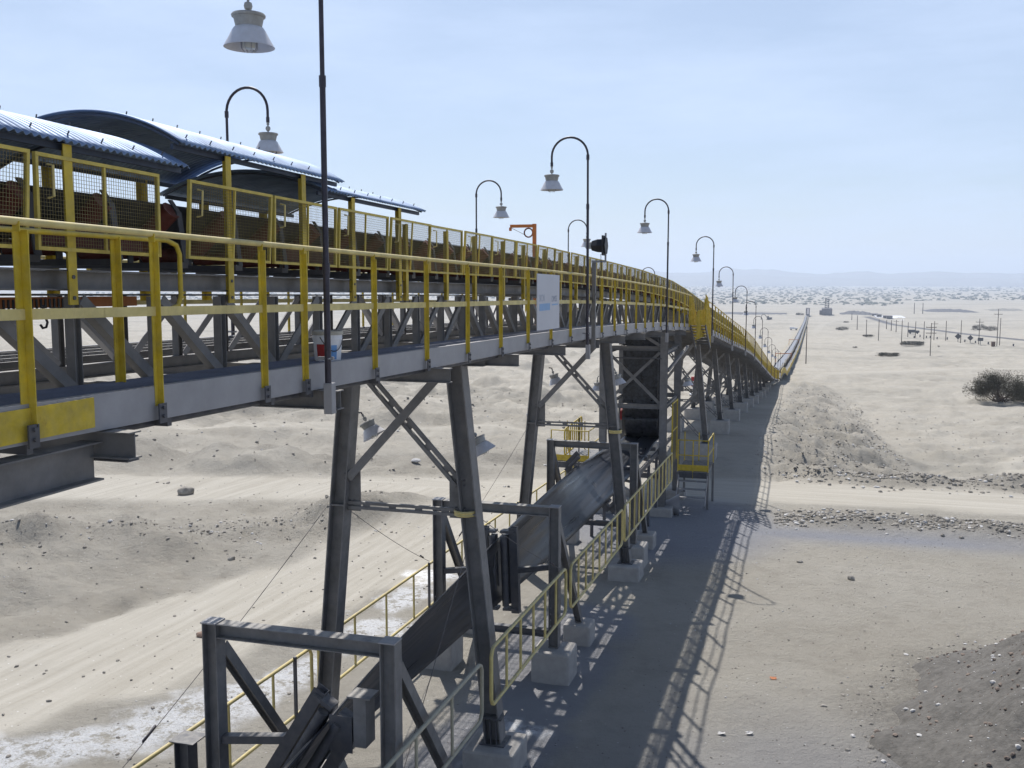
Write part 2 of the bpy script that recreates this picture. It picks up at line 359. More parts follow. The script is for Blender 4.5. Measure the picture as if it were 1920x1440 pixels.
    bl = np.maximum(bl, .5*(1-sstep(1, 6, pdist(x, y, [(2, 8), (.5, 14)])+2*fbm(x, y, 2.5, 4, 92))))
    bl = np.clip(bl, 0, 1)
    asph = 1-sstep(3.4, 4.6, pdist(x, y, HIGHWAY))
    ca = me.attributes.new('zones', 'FLOAT_COLOR', 'POINT'); ca.data.foreach_set('color', np.stack([road, gr, cr, bl], -1).astype(np.float32).ravel())
    cb = me.attributes.new('tarmac', 'FLOAT', 'POINT'); cb.data.foreach_set('value', asph.astype(np.float32))
    m, n, l, b = nodes_of('desert_ground'); b.inputs['Roughness'].default_value = .95; b.inputs['Specular IOR Level'].default_value = .12
    g = n.new('ShaderNodeNewGeometry'); at = n.new('ShaderNodeAttribute'); at.attribute_name = 'zones'; at2 = n.new('ShaderNodeAttribute'); at2.attribute_name = 'tarmac'
    sc = n.new('ShaderNodeSeparateColor'); l.new(at.outputs['Color'], sc.inputs[0])
    def noise(s, d=6, r=.6, sx=(1, 1, 1)):
        q = n.new('ShaderNodeTexNoise'); q.inputs['Scale'].default_value = s; q.inputs['Detail'].default_value = d; q.inputs['Roughness'].default_value = r
        mm = n.new('ShaderNodeMapping'); mm.inputs['Scale'].default_value = sx; l.new(g.outputs['Position'], mm.inputs[0]); l.new(mm.outputs[0], q.inputs['Vector']); return q.outputs['Fac']
    def ramp(x, a, bb, c0=(0, 0, 0, 1), c1=(1, 1, 1, 1)):
        q = n.new('ShaderNodeValToRGB'); q.color_ramp.elements[0].position = a; q.color_ramp.elements[1].position = bb; q.color_ramp.elements[0].color = c0; q.color_ramp.elements[1].color = c1
        l.new(x, q.inputs['Fac']); return q.outputs['Color']
    def mixc(f, a, bb):
        q = n.new('ShaderNodeMix'); q.data_type = 'RGBA'; l.new(f, q.inputs[0])
        for k, v in ((6, a), (7, bb)):
            if isinstance(v, tuple): q.inputs[k].default_value = v
            else: l.new(v, q.inputs[k])
        return q.outputs[2]
    def mth(op, a, bb=None):
        q = n.new('ShaderNodeMath'); q.operation = op; q.use_clamp = (op != 'SUBTRACT')
        for k, v in ((0, a), (1, bb)):
            if v is None: continue
            if isinstance(v, (int, float)): q.inputs[k].default_value = v
            else: l.new(v, q.inputs[k])
        return q.outputs[0]
    base = ramp(noise(.22, 8, .62), .33, .68, (.395, .366, .314, 1), (.458, .432, .382, 1))
    base = mixc(mth('MULTIPLY', ramp(noise(1.7, 8, .74), .48, .62), .34), base, (.30, .275, .235, 1))
    # far plain: streaks of scrub and crust
    base = mixc(mth('MULTIPLY', ramp(noise(.011, 8, .66, (1, 2.2, 1)), .49, .62), .45), base, (.25, .24, .21, 1))
    spx = n.new('ShaderNodeSeparateXYZ'); l.new(g.outputs['Position'], spx.inputs[0]); cross = mth('GREATER_THAN', spx.outputs[1], 37.0)
    stk = mixc(cross, ramp(noise(1, 7, .66, (4.2, .22, 1)), .38, .62), ramp(noise(1, 7, .66, (.22, 4.2, 1)), .38, .62))
    base = mixc(mth('MULTIPLY', sc.outputs[0], .9), base, mixc(stk, (.375, .350, .302, 1), (.455, .431, .382, 1)))
    gmask = mth('MULTIPLY', sc.outputs[1], ramp(noise(9, 4, .75), .40, .60)); base = mixc(mth('MULTIPLY', gmask, .8), base, (.235, .218, .19, 1))
    base = mixc(mth('MULTIPLY', sc.outputs[1], .35), base, (.30, .285, .26, 1))
    bmask = mth('MULTIPLY', at.outputs['Alpha'], .8); base = mixc(bmask, base, (.27, .285, .335, 1))
    vc = n.new('ShaderNodeTexVoronoi'); vc.feature = 'DISTANCE_TO_EDGE'; vc.inputs['Scale'].default_value = 9.5; wv = n.new('ShaderNodeVectorMath'); wv.operation = 'ADD'; nq = n.new('ShaderNodeTexNoise'); nq.inputs['Scale'].default_value = 5; nq.inputs['Detail'].default_value = 4; l.new(g.outputs['Position'], nq.inputs['Vector']); vs_ = n.new('ShaderNodeVectorMath'); vs_.operation = 'SCALE'; vs_.inputs['Scale'].default_value = .35; l.new(nq.outputs['Color'], vs_.inputs[0]); l.new(g.outputs['Position'], wv.inputs[0]); l.new(vs_.outputs[0], wv.inputs[1]); l.new(wv.outputs[0], vc.inputs['Vector'])
    crk = ramp(vc.outputs['Distance'], .0, .05, (.35, .35, .35, 1)); cmask = mth('MULTIPLY', mth('MULTIPLY', sc.outputs[2], ramp(noise(3.6, 9, .8), .42, .50)), crk); base = mixc(mth('MULTIPLY', cmask, 1.0), base, (.80, .81, .83, 1))
    # little stones and white chips
    vo = n.new('ShaderNodeTexVoronoi'); vo.inputs['Scale'].default_value = 7.5; l.new(g.outputs['Position'], vo.inputs['Vector'])
    st = mth('LESS_THAN', vo.outputs['Distance'], .13); pick = n.new('ShaderNodeSeparateColor'); l.new(vo.outputs['Color'], pick.inputs[0])
    dk = mth('MULTIPLY', st, mth('GREATER_THAN', pick.outputs[0], .86)); base = mixc(mth('MULTIPLY', dk, .75), base, (.13, .115, .10, 1))
    lt = mth('MULTIPLY', st, mth('GREATER_THAN', pick.outputs[1], .90)); base = mixc(mth('MULTIPLY', lt, .7), base, (.70, .70, .70, 1))
    base = mixc(at2.outputs['Fac'], base, (.13, .13, .14, 1))
    l.new(base, b.inputs['Base Color'])
    inv = mth('SUBTRACT', 1.0, mth('MULTIPLY', sc.outputs[0], .8))
    hsum = mth('ADD', mth('MULTIPLY', noise(4.5, 10, .72), .65), mth('MULTIPLY', noise(26, 6, .8), .35))
    hh = mth('ADD', mth('MULTIPLY', hsum, inv), mth('MULTIPLY', sc.outputs[1], mth('MULTIPLY', noise(11, 4, .8), .6)))
    bp = n.new('ShaderNodeBump'); bp.inputs['Strength'].default_value = 1.0; bp.inputs['Distance'].default_value = .17
    l.new(hh, bp.inputs['Height']); l.new(bp.outputs[0], b.inputs['Normal'])
    me.materials.append(m); o = bpy.data.objects.new('ground', me); COL.objects.link(o)
    tag(o, 'pale sandy desert ground with graded dirt roads', 'ground', kind='structure'); return o
build_ground()
GROUNDM = bpy.data.materials['desert_ground']

# mountains on the horizon
def mountains():
    m = mat('far_hill_rock', (.20, .19, .18), .95, var=.2, vscale=.003)
    for nm, D, base, amp, seed, lab in (('hills', 10200, 62, 74, 5, 'long low blue mountain range on the horizon'), ('foothills', 9000, 12, 34, 9, 'paler lower foothills before the mountain range')):
        b = MB(); P = []
        A = np.radians(np.arange(-60, 60, .12))
        n1 = fbm(np.degrees(A), np.zeros_like(A), 9, 6, seed, .55)
        n2 = fbm(np.degrees(A), np.zeros_like(A)+40, 2.2, 4, seed+30, .6)
        h = base+amp*(n1+.25*n2)+ (8*np.sin(np.degrees(A)*.11+1))
        rows = []
        for k, (t, dd) in enumerate(((-.9, -700), (.25, -520), (.5, -300), (.8, -120), (1, 0), (.6, 260), (-.9, 700))):
            n3 = fbm(np.degrees(A)*1.0, np.full_like(A, k*3.3), 1.1, 4, seed+60)*.25*(1 if 0 < k < 4 else 0)
            zz = -66+ (h+66)*(t if t > 0 else 0)+ n3*60*(1-t) + (-12 if t < 0 else 0)
            rows.append([((D+dd)*-sin(TH*0+a)*1.0, (D+dd)*cos(a), z) for a, z in zip(A+TH*0, zz)])
        b.grid(rows); o = b.obj(nm, m, smooth=False); tag(o, lab, 'hills', kind='structure')
mountains()

# ------------------------------------------------------------------ conveyor gallery profile
RY = [-5, 0, 4.8, 9.7, 12.7, 15.7, 19.7, 26, 31.1, 38, 42.4, 53.6, 64.9, 76, 87, 98.6, 110, 121, 132, 143]
RZ = [.47, .40, .33, .25, .20, .155, .075, -.11, -.28, -.62, -.98, -2.10, -3.18, -4.38, -5.85, -7.42, -8.98, -10.42, -11.65, -12.75]
def rail(y): return float(np.interp(y, RY, RZ))
def ys(a, b, st): n = max(1, int(round(abs(b-a)/st))); return [a+(b-a)*k/n for k in range(n+1)]
def run(mb, x, a, b, off, w, h, st=1.5, prof='box'):
    Y = ys(a, b, st)
    for p, q in zip(Y[:-1], Y[1:]):
        A_ = (x, p, rail(p)+off); B_ = (x, q+.004, rail(q)+off)
        if prof == 'box': mb.beam(A_, B_, w, h)
        elif prof == 'i': mb.ibeam(A_, B_, w, h)
        elif prof == 'c+': mb.chan(A_, B_, w, h, side=1)
        elif prof == 'c-': mb.chan(A_, B_, w, h, side=-1)
    return mb
def pipe(mb, x, a, b, off, r, st=1.5, n=8): return mb.tube([(x, y, rail(y)+off) for y in ys(a, b, st)], r, n)
XR, XL, XO, XLO = -5.2, -7.0, -4.47, -8.65       # truss right / left, outer walkway edges
BENTS = [14.4, 26.0]; BENTS2 = [48.2, 57, 66.2, 75.2, 84.2, 93.2, 102.2, 111.2, 120.2, 129.2]
END = 143
gallery = []; UND = mat('bounce_lit_walkway_plate', (.44, .385, .29), .85, var=.25, vscale=1.2)  # dusty brown brightened to stand in for light bounced off the ground
for gi, (a, b, xo, lab) in enumerate(((2.0, 38.4, XO, 'near level span of the elevated grey truss conveyor bridge'), (40.3, END, XO+.33, 'far descending span of the grey truss conveyor bridge'))):
    g = thing('conveyor_bridge', lab, 'conveyor bridge', (-6.1, a, rail(a)-1.3)); gallery.append(g)
    for x in (XR, XL):
        run(MB(), x, a, b, -.32, .09, .15, 1.5, 'c-' if x == XR else 'c+').obj('top_chord', STEEL, g)
        run(MB(), x, a, b, -1.20, .10, .14, 1.5, 'i').obj('bottom_chord', STEEL, g)
    # posts and diagonals of both trusses
    k = 0; y = a+.3; posts = {XR: [], XL: []}
    step = .95 if gi == 0 else 1.5
    while y < min(b-.4, a+ (100 if gi else 50)):
        for x in (XR, XL):
            if (len(posts[x])) < 48:
                posts[x].append(y)
        y += step
    for x in (XR, XL):
        for i, y in enumerate(posts[x]):
            MB().ibeam((x, y, rail(y)-1.13), (x, y, rail(y)-.44), .08, .08, .008, hint=(0, 1, 0)).obj('truss_post', STEEL, g)
            if i < len(posts[x])-1:
                ph = ((y-8.6) % 11.8)/11.8; y2 = posts[x][i+1]
                if ph > .5: p, q = (x, y+.06, rail(y)-.46), (x, y2-.05, rail(y2)-1.12)
                else: p, q = (x, y+.06, rail(y)-1.12), (x, y2-.05, rail(y2)-.46)
                MB().angle(p, q, .085, hint=(1, 0, 0)).obj('truss_diagonal', STEELP if x == XL else STEEL, g)  # left diagonals take the paler steel to look sunlit
    # decks, stringers
    def grating(x0, x1, z, nm, m, sp_=.052, dp=.032):
        gm = MB(); q = x0
        while q <= x1: run(gm, q, a, b, z, .011, dp, 3.0); q += sp_
        y = a
        while y < b: gm.beam((x0, y, rail(y)+z+.005), (x1, y, rail(y)+z+.005), .012, .012); y += .3
        gm.obj(nm, m, g)
    if gi == 0: grating(XR+.1, xo-.06, -1.10, 'right_walkway', DECKM)
    else: run(MB(), (xo+XR)/2-.03, a, b, -1.10, abs(xo-XR)-.17, .03).obj('right_walkway', UND, g)
    lw = MB()
    if gi == 0:
        grating(XLO+.08, XL-.42, -1.10, 'left_walkway', mat('dark_grating_steel', (.055, .056, .065), .7, var=.2), .10, .02)
        for q in range(4): run(lw, XL-.40-.40*q, a, b, -1.112, .04, .06)
        lw.obj('deck_joist', STEEL, g)
    for q in range(4 if gi else 0): run(lw, XL-.26-.395*q, a, b, -1.10+.012*q, .40, .03)
    if gi: lw.obj('left_walkway', UND, g)
    s_ = MB(); run(s_, xo, a, b, -1.19, .07, .24, 1.5, 'c+'); s_.obj('outer_stringer', STEELP, g)
    s_ = MB(); run(s_, XLO, a, b, -1.19, .07, .24, 1.5, 'c-'); s_.obj('inner_stringer', STEELP, g)
    y = a+.5; st = 3.0 if gi == 0 else 1.5; nb = 0
    while y < b-.2:
        e = .42 if (gi == 0 and nb % 1 == 0) else 0.05
        MB().ibeam((XLO-.1, y, rail(y)-1.41), (xo+e*.55, y, rail(y)-1.41), .13, .18, .010).obj('cross_beam', STEEL, g); nb += 1; y += st
    if gi == 1:   # under-deck slats seen from below
        s_ = MB(); y = a+.2
        while y < b: s_.beam((XLO, y, rail(y)-1.30), (xo-.05, y, rail(y)-1.30), .10, .05); y += .5
        s_.obj('underdeck_battens', mat('bounce_lit_underdeck_steel', (.36, .315, .24), .85, var=.25, vscale=1.3), g)  # slats coloured lighter, as if lit by the sand below
        run(MB(), -6.1, a, b, -1.27, 1.9, .012).obj('underdeck_plate', mat('bounce_lit_underdeck_plate', (.46, .40, .30), .85, var=.3, vscale=1.1), g)  # plate colour raised to imitate ground bounce on the underside
    if gi == 0:   # yellow toe plate and extra beam stub at the near end
        MB().box(xo+.039, xo+.047, 2.0, 5.35, rail(4)-1.30, rail(5.3)-1.085).obj('toe_plate', YEL, g)
        MB().ibeam((xo-.08, 2.0, -1.20), (xo-.08, 5.47, -1.20), .16, .26, .012).obj('edge_beam', STEEL, g)
        MB().ibeam((XR, 5.62, -1.14), (xo+.12, 5.62, -1.14), .12, .17, .010).obj('bracket', STEELD, g)
        t = MB()
        for y in (4.62, 5.98, 7.44, 8.15, 9.67): t.beam((xo-.3, y+.2, rail(y)-1.34), (xo+.01, y+.2, rail(y)-1.34), .05, .08)
        pipe(t, xo-.12, 5.6, 38, -1.36, .022); t.obj('conduit', STEELD, g)
    # return belt under the top chord
    run(MB(), -6.1, a, b, -.43, 1.15, .014).obj('return_belt', RUB, g)
# carrying belt (trough)
def trough(a, b, st=1.5, zoff=0):
    prof = [(-.62, .36), (-.60, .34), (-.26, .06), (-.2, .035), (.2, .035), (.26, .06), (.60, .34), (.62, .36)]
    return MB().grid([[(-6.1+u, y, rail(y)+w+zoff) for u, w in prof] for y in ys(a, b, st)])
bt = trough(2, END).obj('conveyor_belt', RUB, solid=.02); tag(bt, 'black troughed rubber belt running along the top of the conveyor bridge', 'conveyor belt')
mat_ = MB(); Yb = ys(2, END, .5)
# idlers
idr = thing('idler_rack', 'row of rust red troughing rollers under the upper belt', 'rollers', (-6.1, 3, rail(3)-.2))
y = 3.2; k = 0; rest = {'r': MB(), 'f': MB()}
while y < END-2:
    z = rail(y); f = MB() if k < 48 else rest['f']; r_ = MB() if k < 48 else rest['r']
    f.beam((-5.28, y, z-.17), (-6.92, y, z-.17), .12, .05, (0, 0, 1))
    for s_ in (-1, 1):
        f.beam((-6.1+s_*.80, y+.06, z-.15), (-6.1+s_*.74, y+.06, z+.30), .07, .012, (1, 0, 0)); f.beam((-6.1+s_*.74, y+.06, z+.29), (-6.1+s_*.66, y+.06, z+.40), .06, .012, (1, 0, 0))
        f.beam((-6.1+s_*.27, y, z-.15), (-6.1+s_*.27, y, z+.0), .012, .07, (0, 1, 0))
        r_.tube([(-6.1+s_*.30, y, z-.035), (-6.1+s_*.71, y, z+.31)], .088, 12)
    r_.tube([(-6.1-.24, y, z-.045), (-6.1+.24, y, z-.045)], .072, 10)
    if k < 48:
        fo = f.obj('idler_bracket', STEELD, idr); r_.obj('roller', ROLL, idr, smooth=True)
    y += .88; k += 1
o = rest['f'].obj('idler_bracket', STEELD, idr); o['kind'] = 'stuff'
o = rest['r'].obj('roller', mat('orange_roller', (.30, .10, .03), .6, var=.25, vscale=7, dust=.35), idr, smooth=True); o['kind'] = 'stuff'
# side skirt plates below the belt
sk = thing('belt_skirt', 'rust red skirt plates beneath the upper belt edge', 'skirt plate', (-5.3, 3, rail(3)))
Y = ys(6.0, 40, 1.76)
for i, (p, q) in enumerate(zip(Y[:-1], Y[1:])):
    if i % 2 == 0: MB().beam((-5.47, p+.1, rail(p)+.03), (-5.47, q-.5, rail(q)+.03), .01, .17).obj('skirt_plate', mat('dark_red_skirt', (.09, .022, .018), .65, var=.3, vscale=6), sk)

# ------------------------------------------------------------------ handrails
def yellow_post(mb, x, y, z0, z1, w=.075, side=1): mb.angle((x, y, z0), (x, y, z1), w, .008, hint=(0, 1, 0), sa=side, sb=1)
def handrail(name, lab, x, a, b, posts, side=1, foot=True, mid=-.54, cut=100, m=YEL, base=-1.31):
    h = thing(name, lab, 'handrail', (x, a, rail(a)-1.3))
    pipe(MB(), x, a, b, 0, .024, 1.5, 10).obj('top_rail', YPALE, h, smooth=True)
    run(MB(), x-.012*side, a, b, mid, .008, .065).obj('mid_rail', YPALE, h)
    for y in posts[:cut]:
        p = MB(); w = .062 if y < 5 else .047
        yellow_post(p, x+.005*side, y, rail(y)+(base+.10 if foot else base), rail(y)-.05, w, side)
        p.quadbox((x+.005*side, y-w/2+.004, rail(y)-.03), (.024, 0, 0), (0, .004, 0), (0, 0, .03)); p.obj('post', m, h)
    for y in posts[:cut]:
        if not foot or y > 60: continue
        f = MB(); f.beam((x+.03*side, y, rail(y)+base-.02), (x+.03*side, y, rail(y)+base+.12), .085, .012, (1, 0, 0))
        f.tube([(x+.036*side, y, rail(y)+base+.03), (x+.052*side, y, rail(y)+base+.03)], .014, 6); f.tube([(x+.036*side, y, rail(y)+base+.09), (x+.052*side, y, rail(y)+base+.09)], .014, 6)
        f.obj('foot_plate', STEELD, h)
    return h
PR = [3.4, 4.78, 6.01, 7.44, 8.15]+[9.67+1.49*i for i in range(20)]; PR = [p for p in PR if p < 38.3]
handrail('handrail', 'yellow handrail along the near right edge of the bridge walkway', -4.42, 2.5, 38.4, PR)
P2 = [40.4+1.5*i for i in range(69)]
handrail('handrail', 'yellow handrail along the descending right edge of the far span', -4.09, 40.3, END, P2)
handrail('handrail', 'yellow handrail on the far left side of the near span', -8.70, 2.5, 38.4, [3.5+1.5*i for i in range(23)], -1)
handrail('handrail', 'yellow handrail on the far left side of the descending span', -8.70, 40.3, END, [40.4+1.5*i for i in range(69)], -1)
h = thing('handrail', 'short inner yellow handrail with a rounded end at the near walkway', 'handrail', (-5.0, 3, -.8))
MB().tube([(-5.0, 2.5, .335), (-5.0, 6.98, .305), (-5.0, 7.10, .27), (-5.0, 7.14, .2), (-5.0, 7.14, -.15), (-5.0, 7.1, -.22), (-5.0, 6.98, -.25), (-5.0, 2.5, -.22)], .02, 10).obj('rail_loop', YEL, h, smooth=True)
for y in (4.47, 6.35): MB().angle((-5.0, y, -.83), (-5.0, y, .31), .055, .009, hint=(0, 1, 0)).obj('post', YEL, h)

# ------------------------------------------------------------------ machine guards
def wire_mesh(L, H, st=.027, r=.0013):
    b = MB(); k = st
    while k < L-.01: b.beam((0, k, .02), (0, k, H-.02), r*2, r*2, (1, 0, 0)); k += st
    k = .02+st*.5
    while k < H-.02: b.beam((.003, .01, k), (.003, L-.01, k), r*2, r*2); k += st
    return b
GH = .665; GL = 1.40
me_wire = None; tilt = [.03, .06, .0, .05, .02]
guard = thing('machine_guard', 'long row of yellow framed wire mesh guards beside the upper belt', 'machine guard', (-5.1, 2.7, rail(3)-.1))
gy = [7.11-1.44*k for k in (3, 2, 1)]+[7.39]; 
y = 8.81
while y < END-1.5: gy.append(y); y += 1.40
hand = MB().tube([(.02, .10, .36), (.07, .10, .37), (.07, .10, .58), (.02, .10, .59)], .009, 6); hm = None
wiremesh = None
for i, y in enumerate(gy):
    L = GL-.05; sl = (rail(y+L)-rail(y)); ti = tilt[i % 5] if i < 14 else 0
    M = Matrix.Translation((-5.10+(.0), y, rail(y)-.12)) @ Matrix.Rotation(math.atan2(sl, L), 4, 'X') @ Matrix.Rotation(ti, 4, 'Y')
    f = MB(); w = .026
    f.beam((0, 0, GH-w/2), (0, L, GH-w/2), .03, w); f.beam((0, 0, w/2), (0, L, w/2), .03, w)
    f.beam((0, w/2, w+.001), (0, w/2, GH-w-.001), .03, w, (0, 1, 0)); f.beam((0, L-w/2, w+.001), (0, L-w/2, GH-w-.001), .03, w, (0, 1, 0))
    f.beam((0, L*.52, w+.001), (0, L*.52, GH-w-.001), .02, .02, (0, 1, 0))
    if i == 0: fm = f; 
    if i == 0:
        fo = f.obj('guard_panel', mat('worn_guard_yellow', (.55, .43, .08), .6, var=.25, vscale=7, dust=.5, rust=.7), guard); wo = wire_mesh(L, GH).obj('wire_mesh', MESHM, guard); ho = hand.obj('handle', YPALE, guard, smooth=True)
        for c in (wo, ho): c.parent = fo; c.matrix_parent_inverse = Matrix()
        p0 = fo
    else:
        fo = p0.copy(); COL.objects.link(fo)
        for ch in p0.children:
            if ch.name.startswith('handle') and i > 40: continue
            if ch.name.startswith('wire_mesh') or True:
                c = ch.copy(); COL.objects.link(c); c.parent = fo; c.matrix_parent_inverse = Matrix()
    fo.parent = guard; fo.matrix_parent_inverse = Matrix.Translation(-guard.location); fo.matrix_basis = M
pm = MB()
for i, y in enumerate(gy):
    if i == 0: continue
    yy = y+.72 if i % 2 else y+.60
    z = rail(yy); top = z+.50
    if yy < 12.2: continue
    MB().angle((-5.135, yy, z-.50), (-5.135, yy, top), .08, .008, hint=(1, 0, 0)).obj('support_post', YEL, guard)
# left side guard: posts and rails only
lg = thing('machine_guard', 'yellow post and rail guard on the far side of the upper belt', 'machine guard', (-7.1, 2.7, rail(3)))
run(MB(), -7.09, 2.5, END, .50, .03, .04).obj('top_rail', YEL, lg); run(MB(), -7.09, 2.5, END, .16, .03, .04).obj('mid_rail', YEL, lg)
y = 3
while y < END-3: MB().beam((-7.09, y, rail(y)-.2), (-7.09, y, rail(y)+.48), .05, .05, (0, 1, 0)).obj('support_post', YEL, lg); y += 1.4
run(MB(), -7.12, 2.5, END, .22, .006, .26).obj('side_sheet', mat('dark_side_sheet', (.045, .045, .04), .7, var=.3, vscale=3), lg)

# ------------------------------------------------------------------ arched roofs
def roof(a, b, zr_a, zr_b, lab, posts, rise=.27):
    h = thing('arched_roof', lab, 'canopy roof', (-6.1, a, zr_a))
    half = 1.02; R = (half*half+rise*rise)/(2*rise); th = math.asin(half/R)
    P = []; n = int((b-a)/.011)
    for i in range(n+1):
        y = a+(b-a)*i/n; ze = zr_a+(zr_b-zr_a)*i/n; w = .0125*sin((y-a)*2*pi/.076); row = []
        for j in range(29):
            t = -th*1.04+2*th*1.04*j/28; rr = R+w
            row.append((-6.1+rr*sin(t), y, ze+rise-R+rr*cos(t)))
        P.append(row)
    MB().grid(P).obj('corrugated_sheet', ROOF, h, smooth=True, solid=.004)
    t = MB()
    for y in (a+.03, b-.03):
        ze = zr_a+(zr_b-zr_a)*(y-a)/(b-a)
        pts = [(-6.1+(R-.03)*sin(t_), y, ze+rise-R+(R-.03)*cos(t_)) for t_ in np.linspace(-th, th, 15)]
        for p, q in zip(pts[:-1], pts[1:]): t.beam(p, q, .02, .02)
    for s_ in (-1, 1):
        t.beam((-6.1+s_*(half-.07), a, zr_a-.045), (-6.1+s_*(half-.07), b, zr_b-.045), .025, .045)
    t.obj('roof_frame', ROOFU, h)
    bo = MB(); y = a+.18
    while y < b:
        ze = zr_a+(zr_b-zr_a)*(y-a)/(b-a); t_ = th*.93; R2 = R+.01
        for t_ in (th*.93, -th*.93, th*.35): bo.tube([(-6.1+(R-.0)*sin(t_), y, ze+rise-R+(R)*cos(t_)), (-6.1+(R+.045)*sin(t_), y+.004, ze+rise-R+(R+.045)*cos(t_))], .006, 5)
        y += .36
    bo.obj('roof_bolts', STEELD, h)
    for y in posts:
        for x, s_ in ((-5.135, 1), (-7.07, -1)):
            MB().angle((x, y, rail(y)-.50), (x, y, (zr_a+(zr_b-zr_a)*(y-a)/(b-a))-.03), .085, .009, hint=(1, 0, 0), sb=s_).obj('post', YEL, h)
    f = MB()
    for y in posts:
        for z in (-.45, -.30): f.tube([(-5.12, y, rail(y)+z), (-5.085, y, rail(y)+z)], .016, 6)
    f.obj('bolts', STEELD, h)
roof(3.0, 7.4, 1.03, .95, 'nearest arched corrugated zinc roof at the left picture edge', [3.9, 6.0])
roof(7.3, 10.30, 1.14, 1.09, 'middle arched corrugated roof set higher than its two neighbours', [8.05, 9.45], .29)
roof(9.85, 12.75, .965, .92, 'farthest arched corrugated roof ending the row of three', [10.62, 11.98], .22)

# ------------------------------------------------------------------ lamp posts
def lamp_head(parent):
    h = MB()
    h.lathe([(.001, .50), (.022, .50), (.024, .46), (.012, .455), (.012, .44), (.034, .43), (.042, .40), (.034, .37), (.014, .36), (.014, .345), (.06, .34), (.155, .325), (.165, .31), (.16, .295), (.145, .29), (.125, .20), (.13, .19)], 20)
    ho = h.obj('lamp_housing', ENAMG, parent, smooth=True)
    s = MB().lathe([(.115, .205), (.14, .195), (.165, .16), (.195, .10), (.235, .03), (.245, .012), (.238, .010), (.228, .03), (.188, .098), (.158, .152), (.12, .185), (.02, .195)], 24)
    so = s.obj('lamp_shade', ENAM, parent, smooth=True)
    g = MB().lathe([(.055, .19), (.066, .12), (.066, .04), (.055, .0), (.001, -.012)], 12)
    go = g.obj('lamp_glass', GLASSM, parent, smooth=True)
    c = MB()
    for k in range(8):
        a = k*pi/4; c.tube([(.085*cos(a), .085*sin(a), .19), (.078*cos(a), .078*sin(a), 0), (.05*cos(a), .05*sin(a), -.03)], .004, 4)
    c.tube([(.08*cos(a), .08*sin(a), .06) for a in np.linspace(0, 2*pi, 13)], .004, 4)
    c.obj('lamp_cage', STEELP, parent)
    return [ho, so, go]
def lamp_proto(side):
    # side=-1: arm towards -x. local origin at the foot of the pole; top of arch at 4.35
    r = thing('lamp_post', 'x', 'lamp post')
    MB().tube([(0, 0, .0), (0, 0, 1.1), (0, 0, 1.12), (0, 0, 2.8)], [.030, .030, .027, .027], 12).obj('pole', POLE, r, smooth=True)
    R = .365; top = 4.15; pts = [(0, 0, 2.80), (0, 0, top-R-.02)]
    pts += [(side*(R-R*cos(t)), 0, top-R+R*sin(t)) for t in np.linspace(.1, pi, 16)]
    pts += [(side*2*R, 0, top-R-.06), (side*2*R, 0, top-R-.14)]
    MB().tube(pts, .0215, 12).obj('arm', POLE, r, smooth=True)
    for z in (1.06, 2.74, 3.70): MB().tube([(0, 0, z), (0, 0, z+.10)], .036 if z < 2 else .032, 12).obj('coupling', POLE, r, smooth=True)
    MB().tube([(side*2*R, 0, top-R-.19), (side*2*R, 0, top-R-.11)], .028, 10).obj('coupling', POLE, r, smooth=True)
    bx = MB().box(-.03, .055, -.045, .045, -.24, .05); bx.obj('junction_box', STEELP, r, bevel=.006)
    c = MB().beam((-.10, 0, .28), (.06, 0, .28), .02, .03); c.tube([(.035, -.06, .28), (.035, .06, .28)], .008, 6); c.obj('clamp', STEELP, r)
    hd = thing('tmp', None, None)
    parts = lamp_head(r)
    for o in list(r.children):
        if o.name.split('.')[0] in ('lamp_housing', 'lamp_shade', 'lamp_glass', 'lamp_cage'):
            o.data.transform(Matrix.Translation((side*2*R, 0, top-R-.19-.475)) @ Matrix.Scale(.95, 4))
    bpy.data.objects.remove(hd)
    bake_local(r); return r
right_y = [8.37, 19.6, 31.0]; sp = 11.25
PYR = right_y+[42.3+sp*i for i in range(10)]
LR = lamp_proto(-1); LL = lamp_proto(1)
side_names = ['tall black lamp post nearest the camera, its head cut by the top edge', 'black gooseneck lamp post beside the floodlight on the walkway', 'black gooseneck lamp post at the end of the near span, above the take-up tower']
for i, y in enumerate(PYR):
    x = -4.30 if y < 39 else -3.97
    lab = side_names[i] if i < 3 else f'{ORD[i]} gooseneck lamp post counted along the right edge of the bridge'
    r = LR if i == 0 else copy_thing(LR, (0, 0, 0))
    r.location = (x, y, rail(y)-1.45+(.16 if i == 0 else 0)); r.rotation_euler = (random.uniform(-.008, .008), random.uniform(-.008, .008), random.uniform(-.07, .07)) if i else (0, 0, .02); tag(r, lab, 'lamp post', 'gooseneck lamp posts along the bridge')
for i, y in enumerate([14.3, 26.7, 37.7, 55.0, 67.6, 83.4, 96]):
    lab = ['black gooseneck lamp post rising behind the arched roofs', 'gooseneck lamp post between the last roof and the orange davit', 'gooseneck lamp post right of the orange davit, partly behind a pole'][i] if i < 3 else f'{ORD[i]} gooseneck lamp post counted along the far left edge'
    r = LL if i == 0 else copy_thing(LL, (0, 0, 0))
    r.location = (-9.05, y, rail(y)-1.32); r.rotation_euler = (0, 0, random.uniform(-.05, .05)); tag(r, lab, 'lamp post', 'gooseneck lamp posts along the bridge')

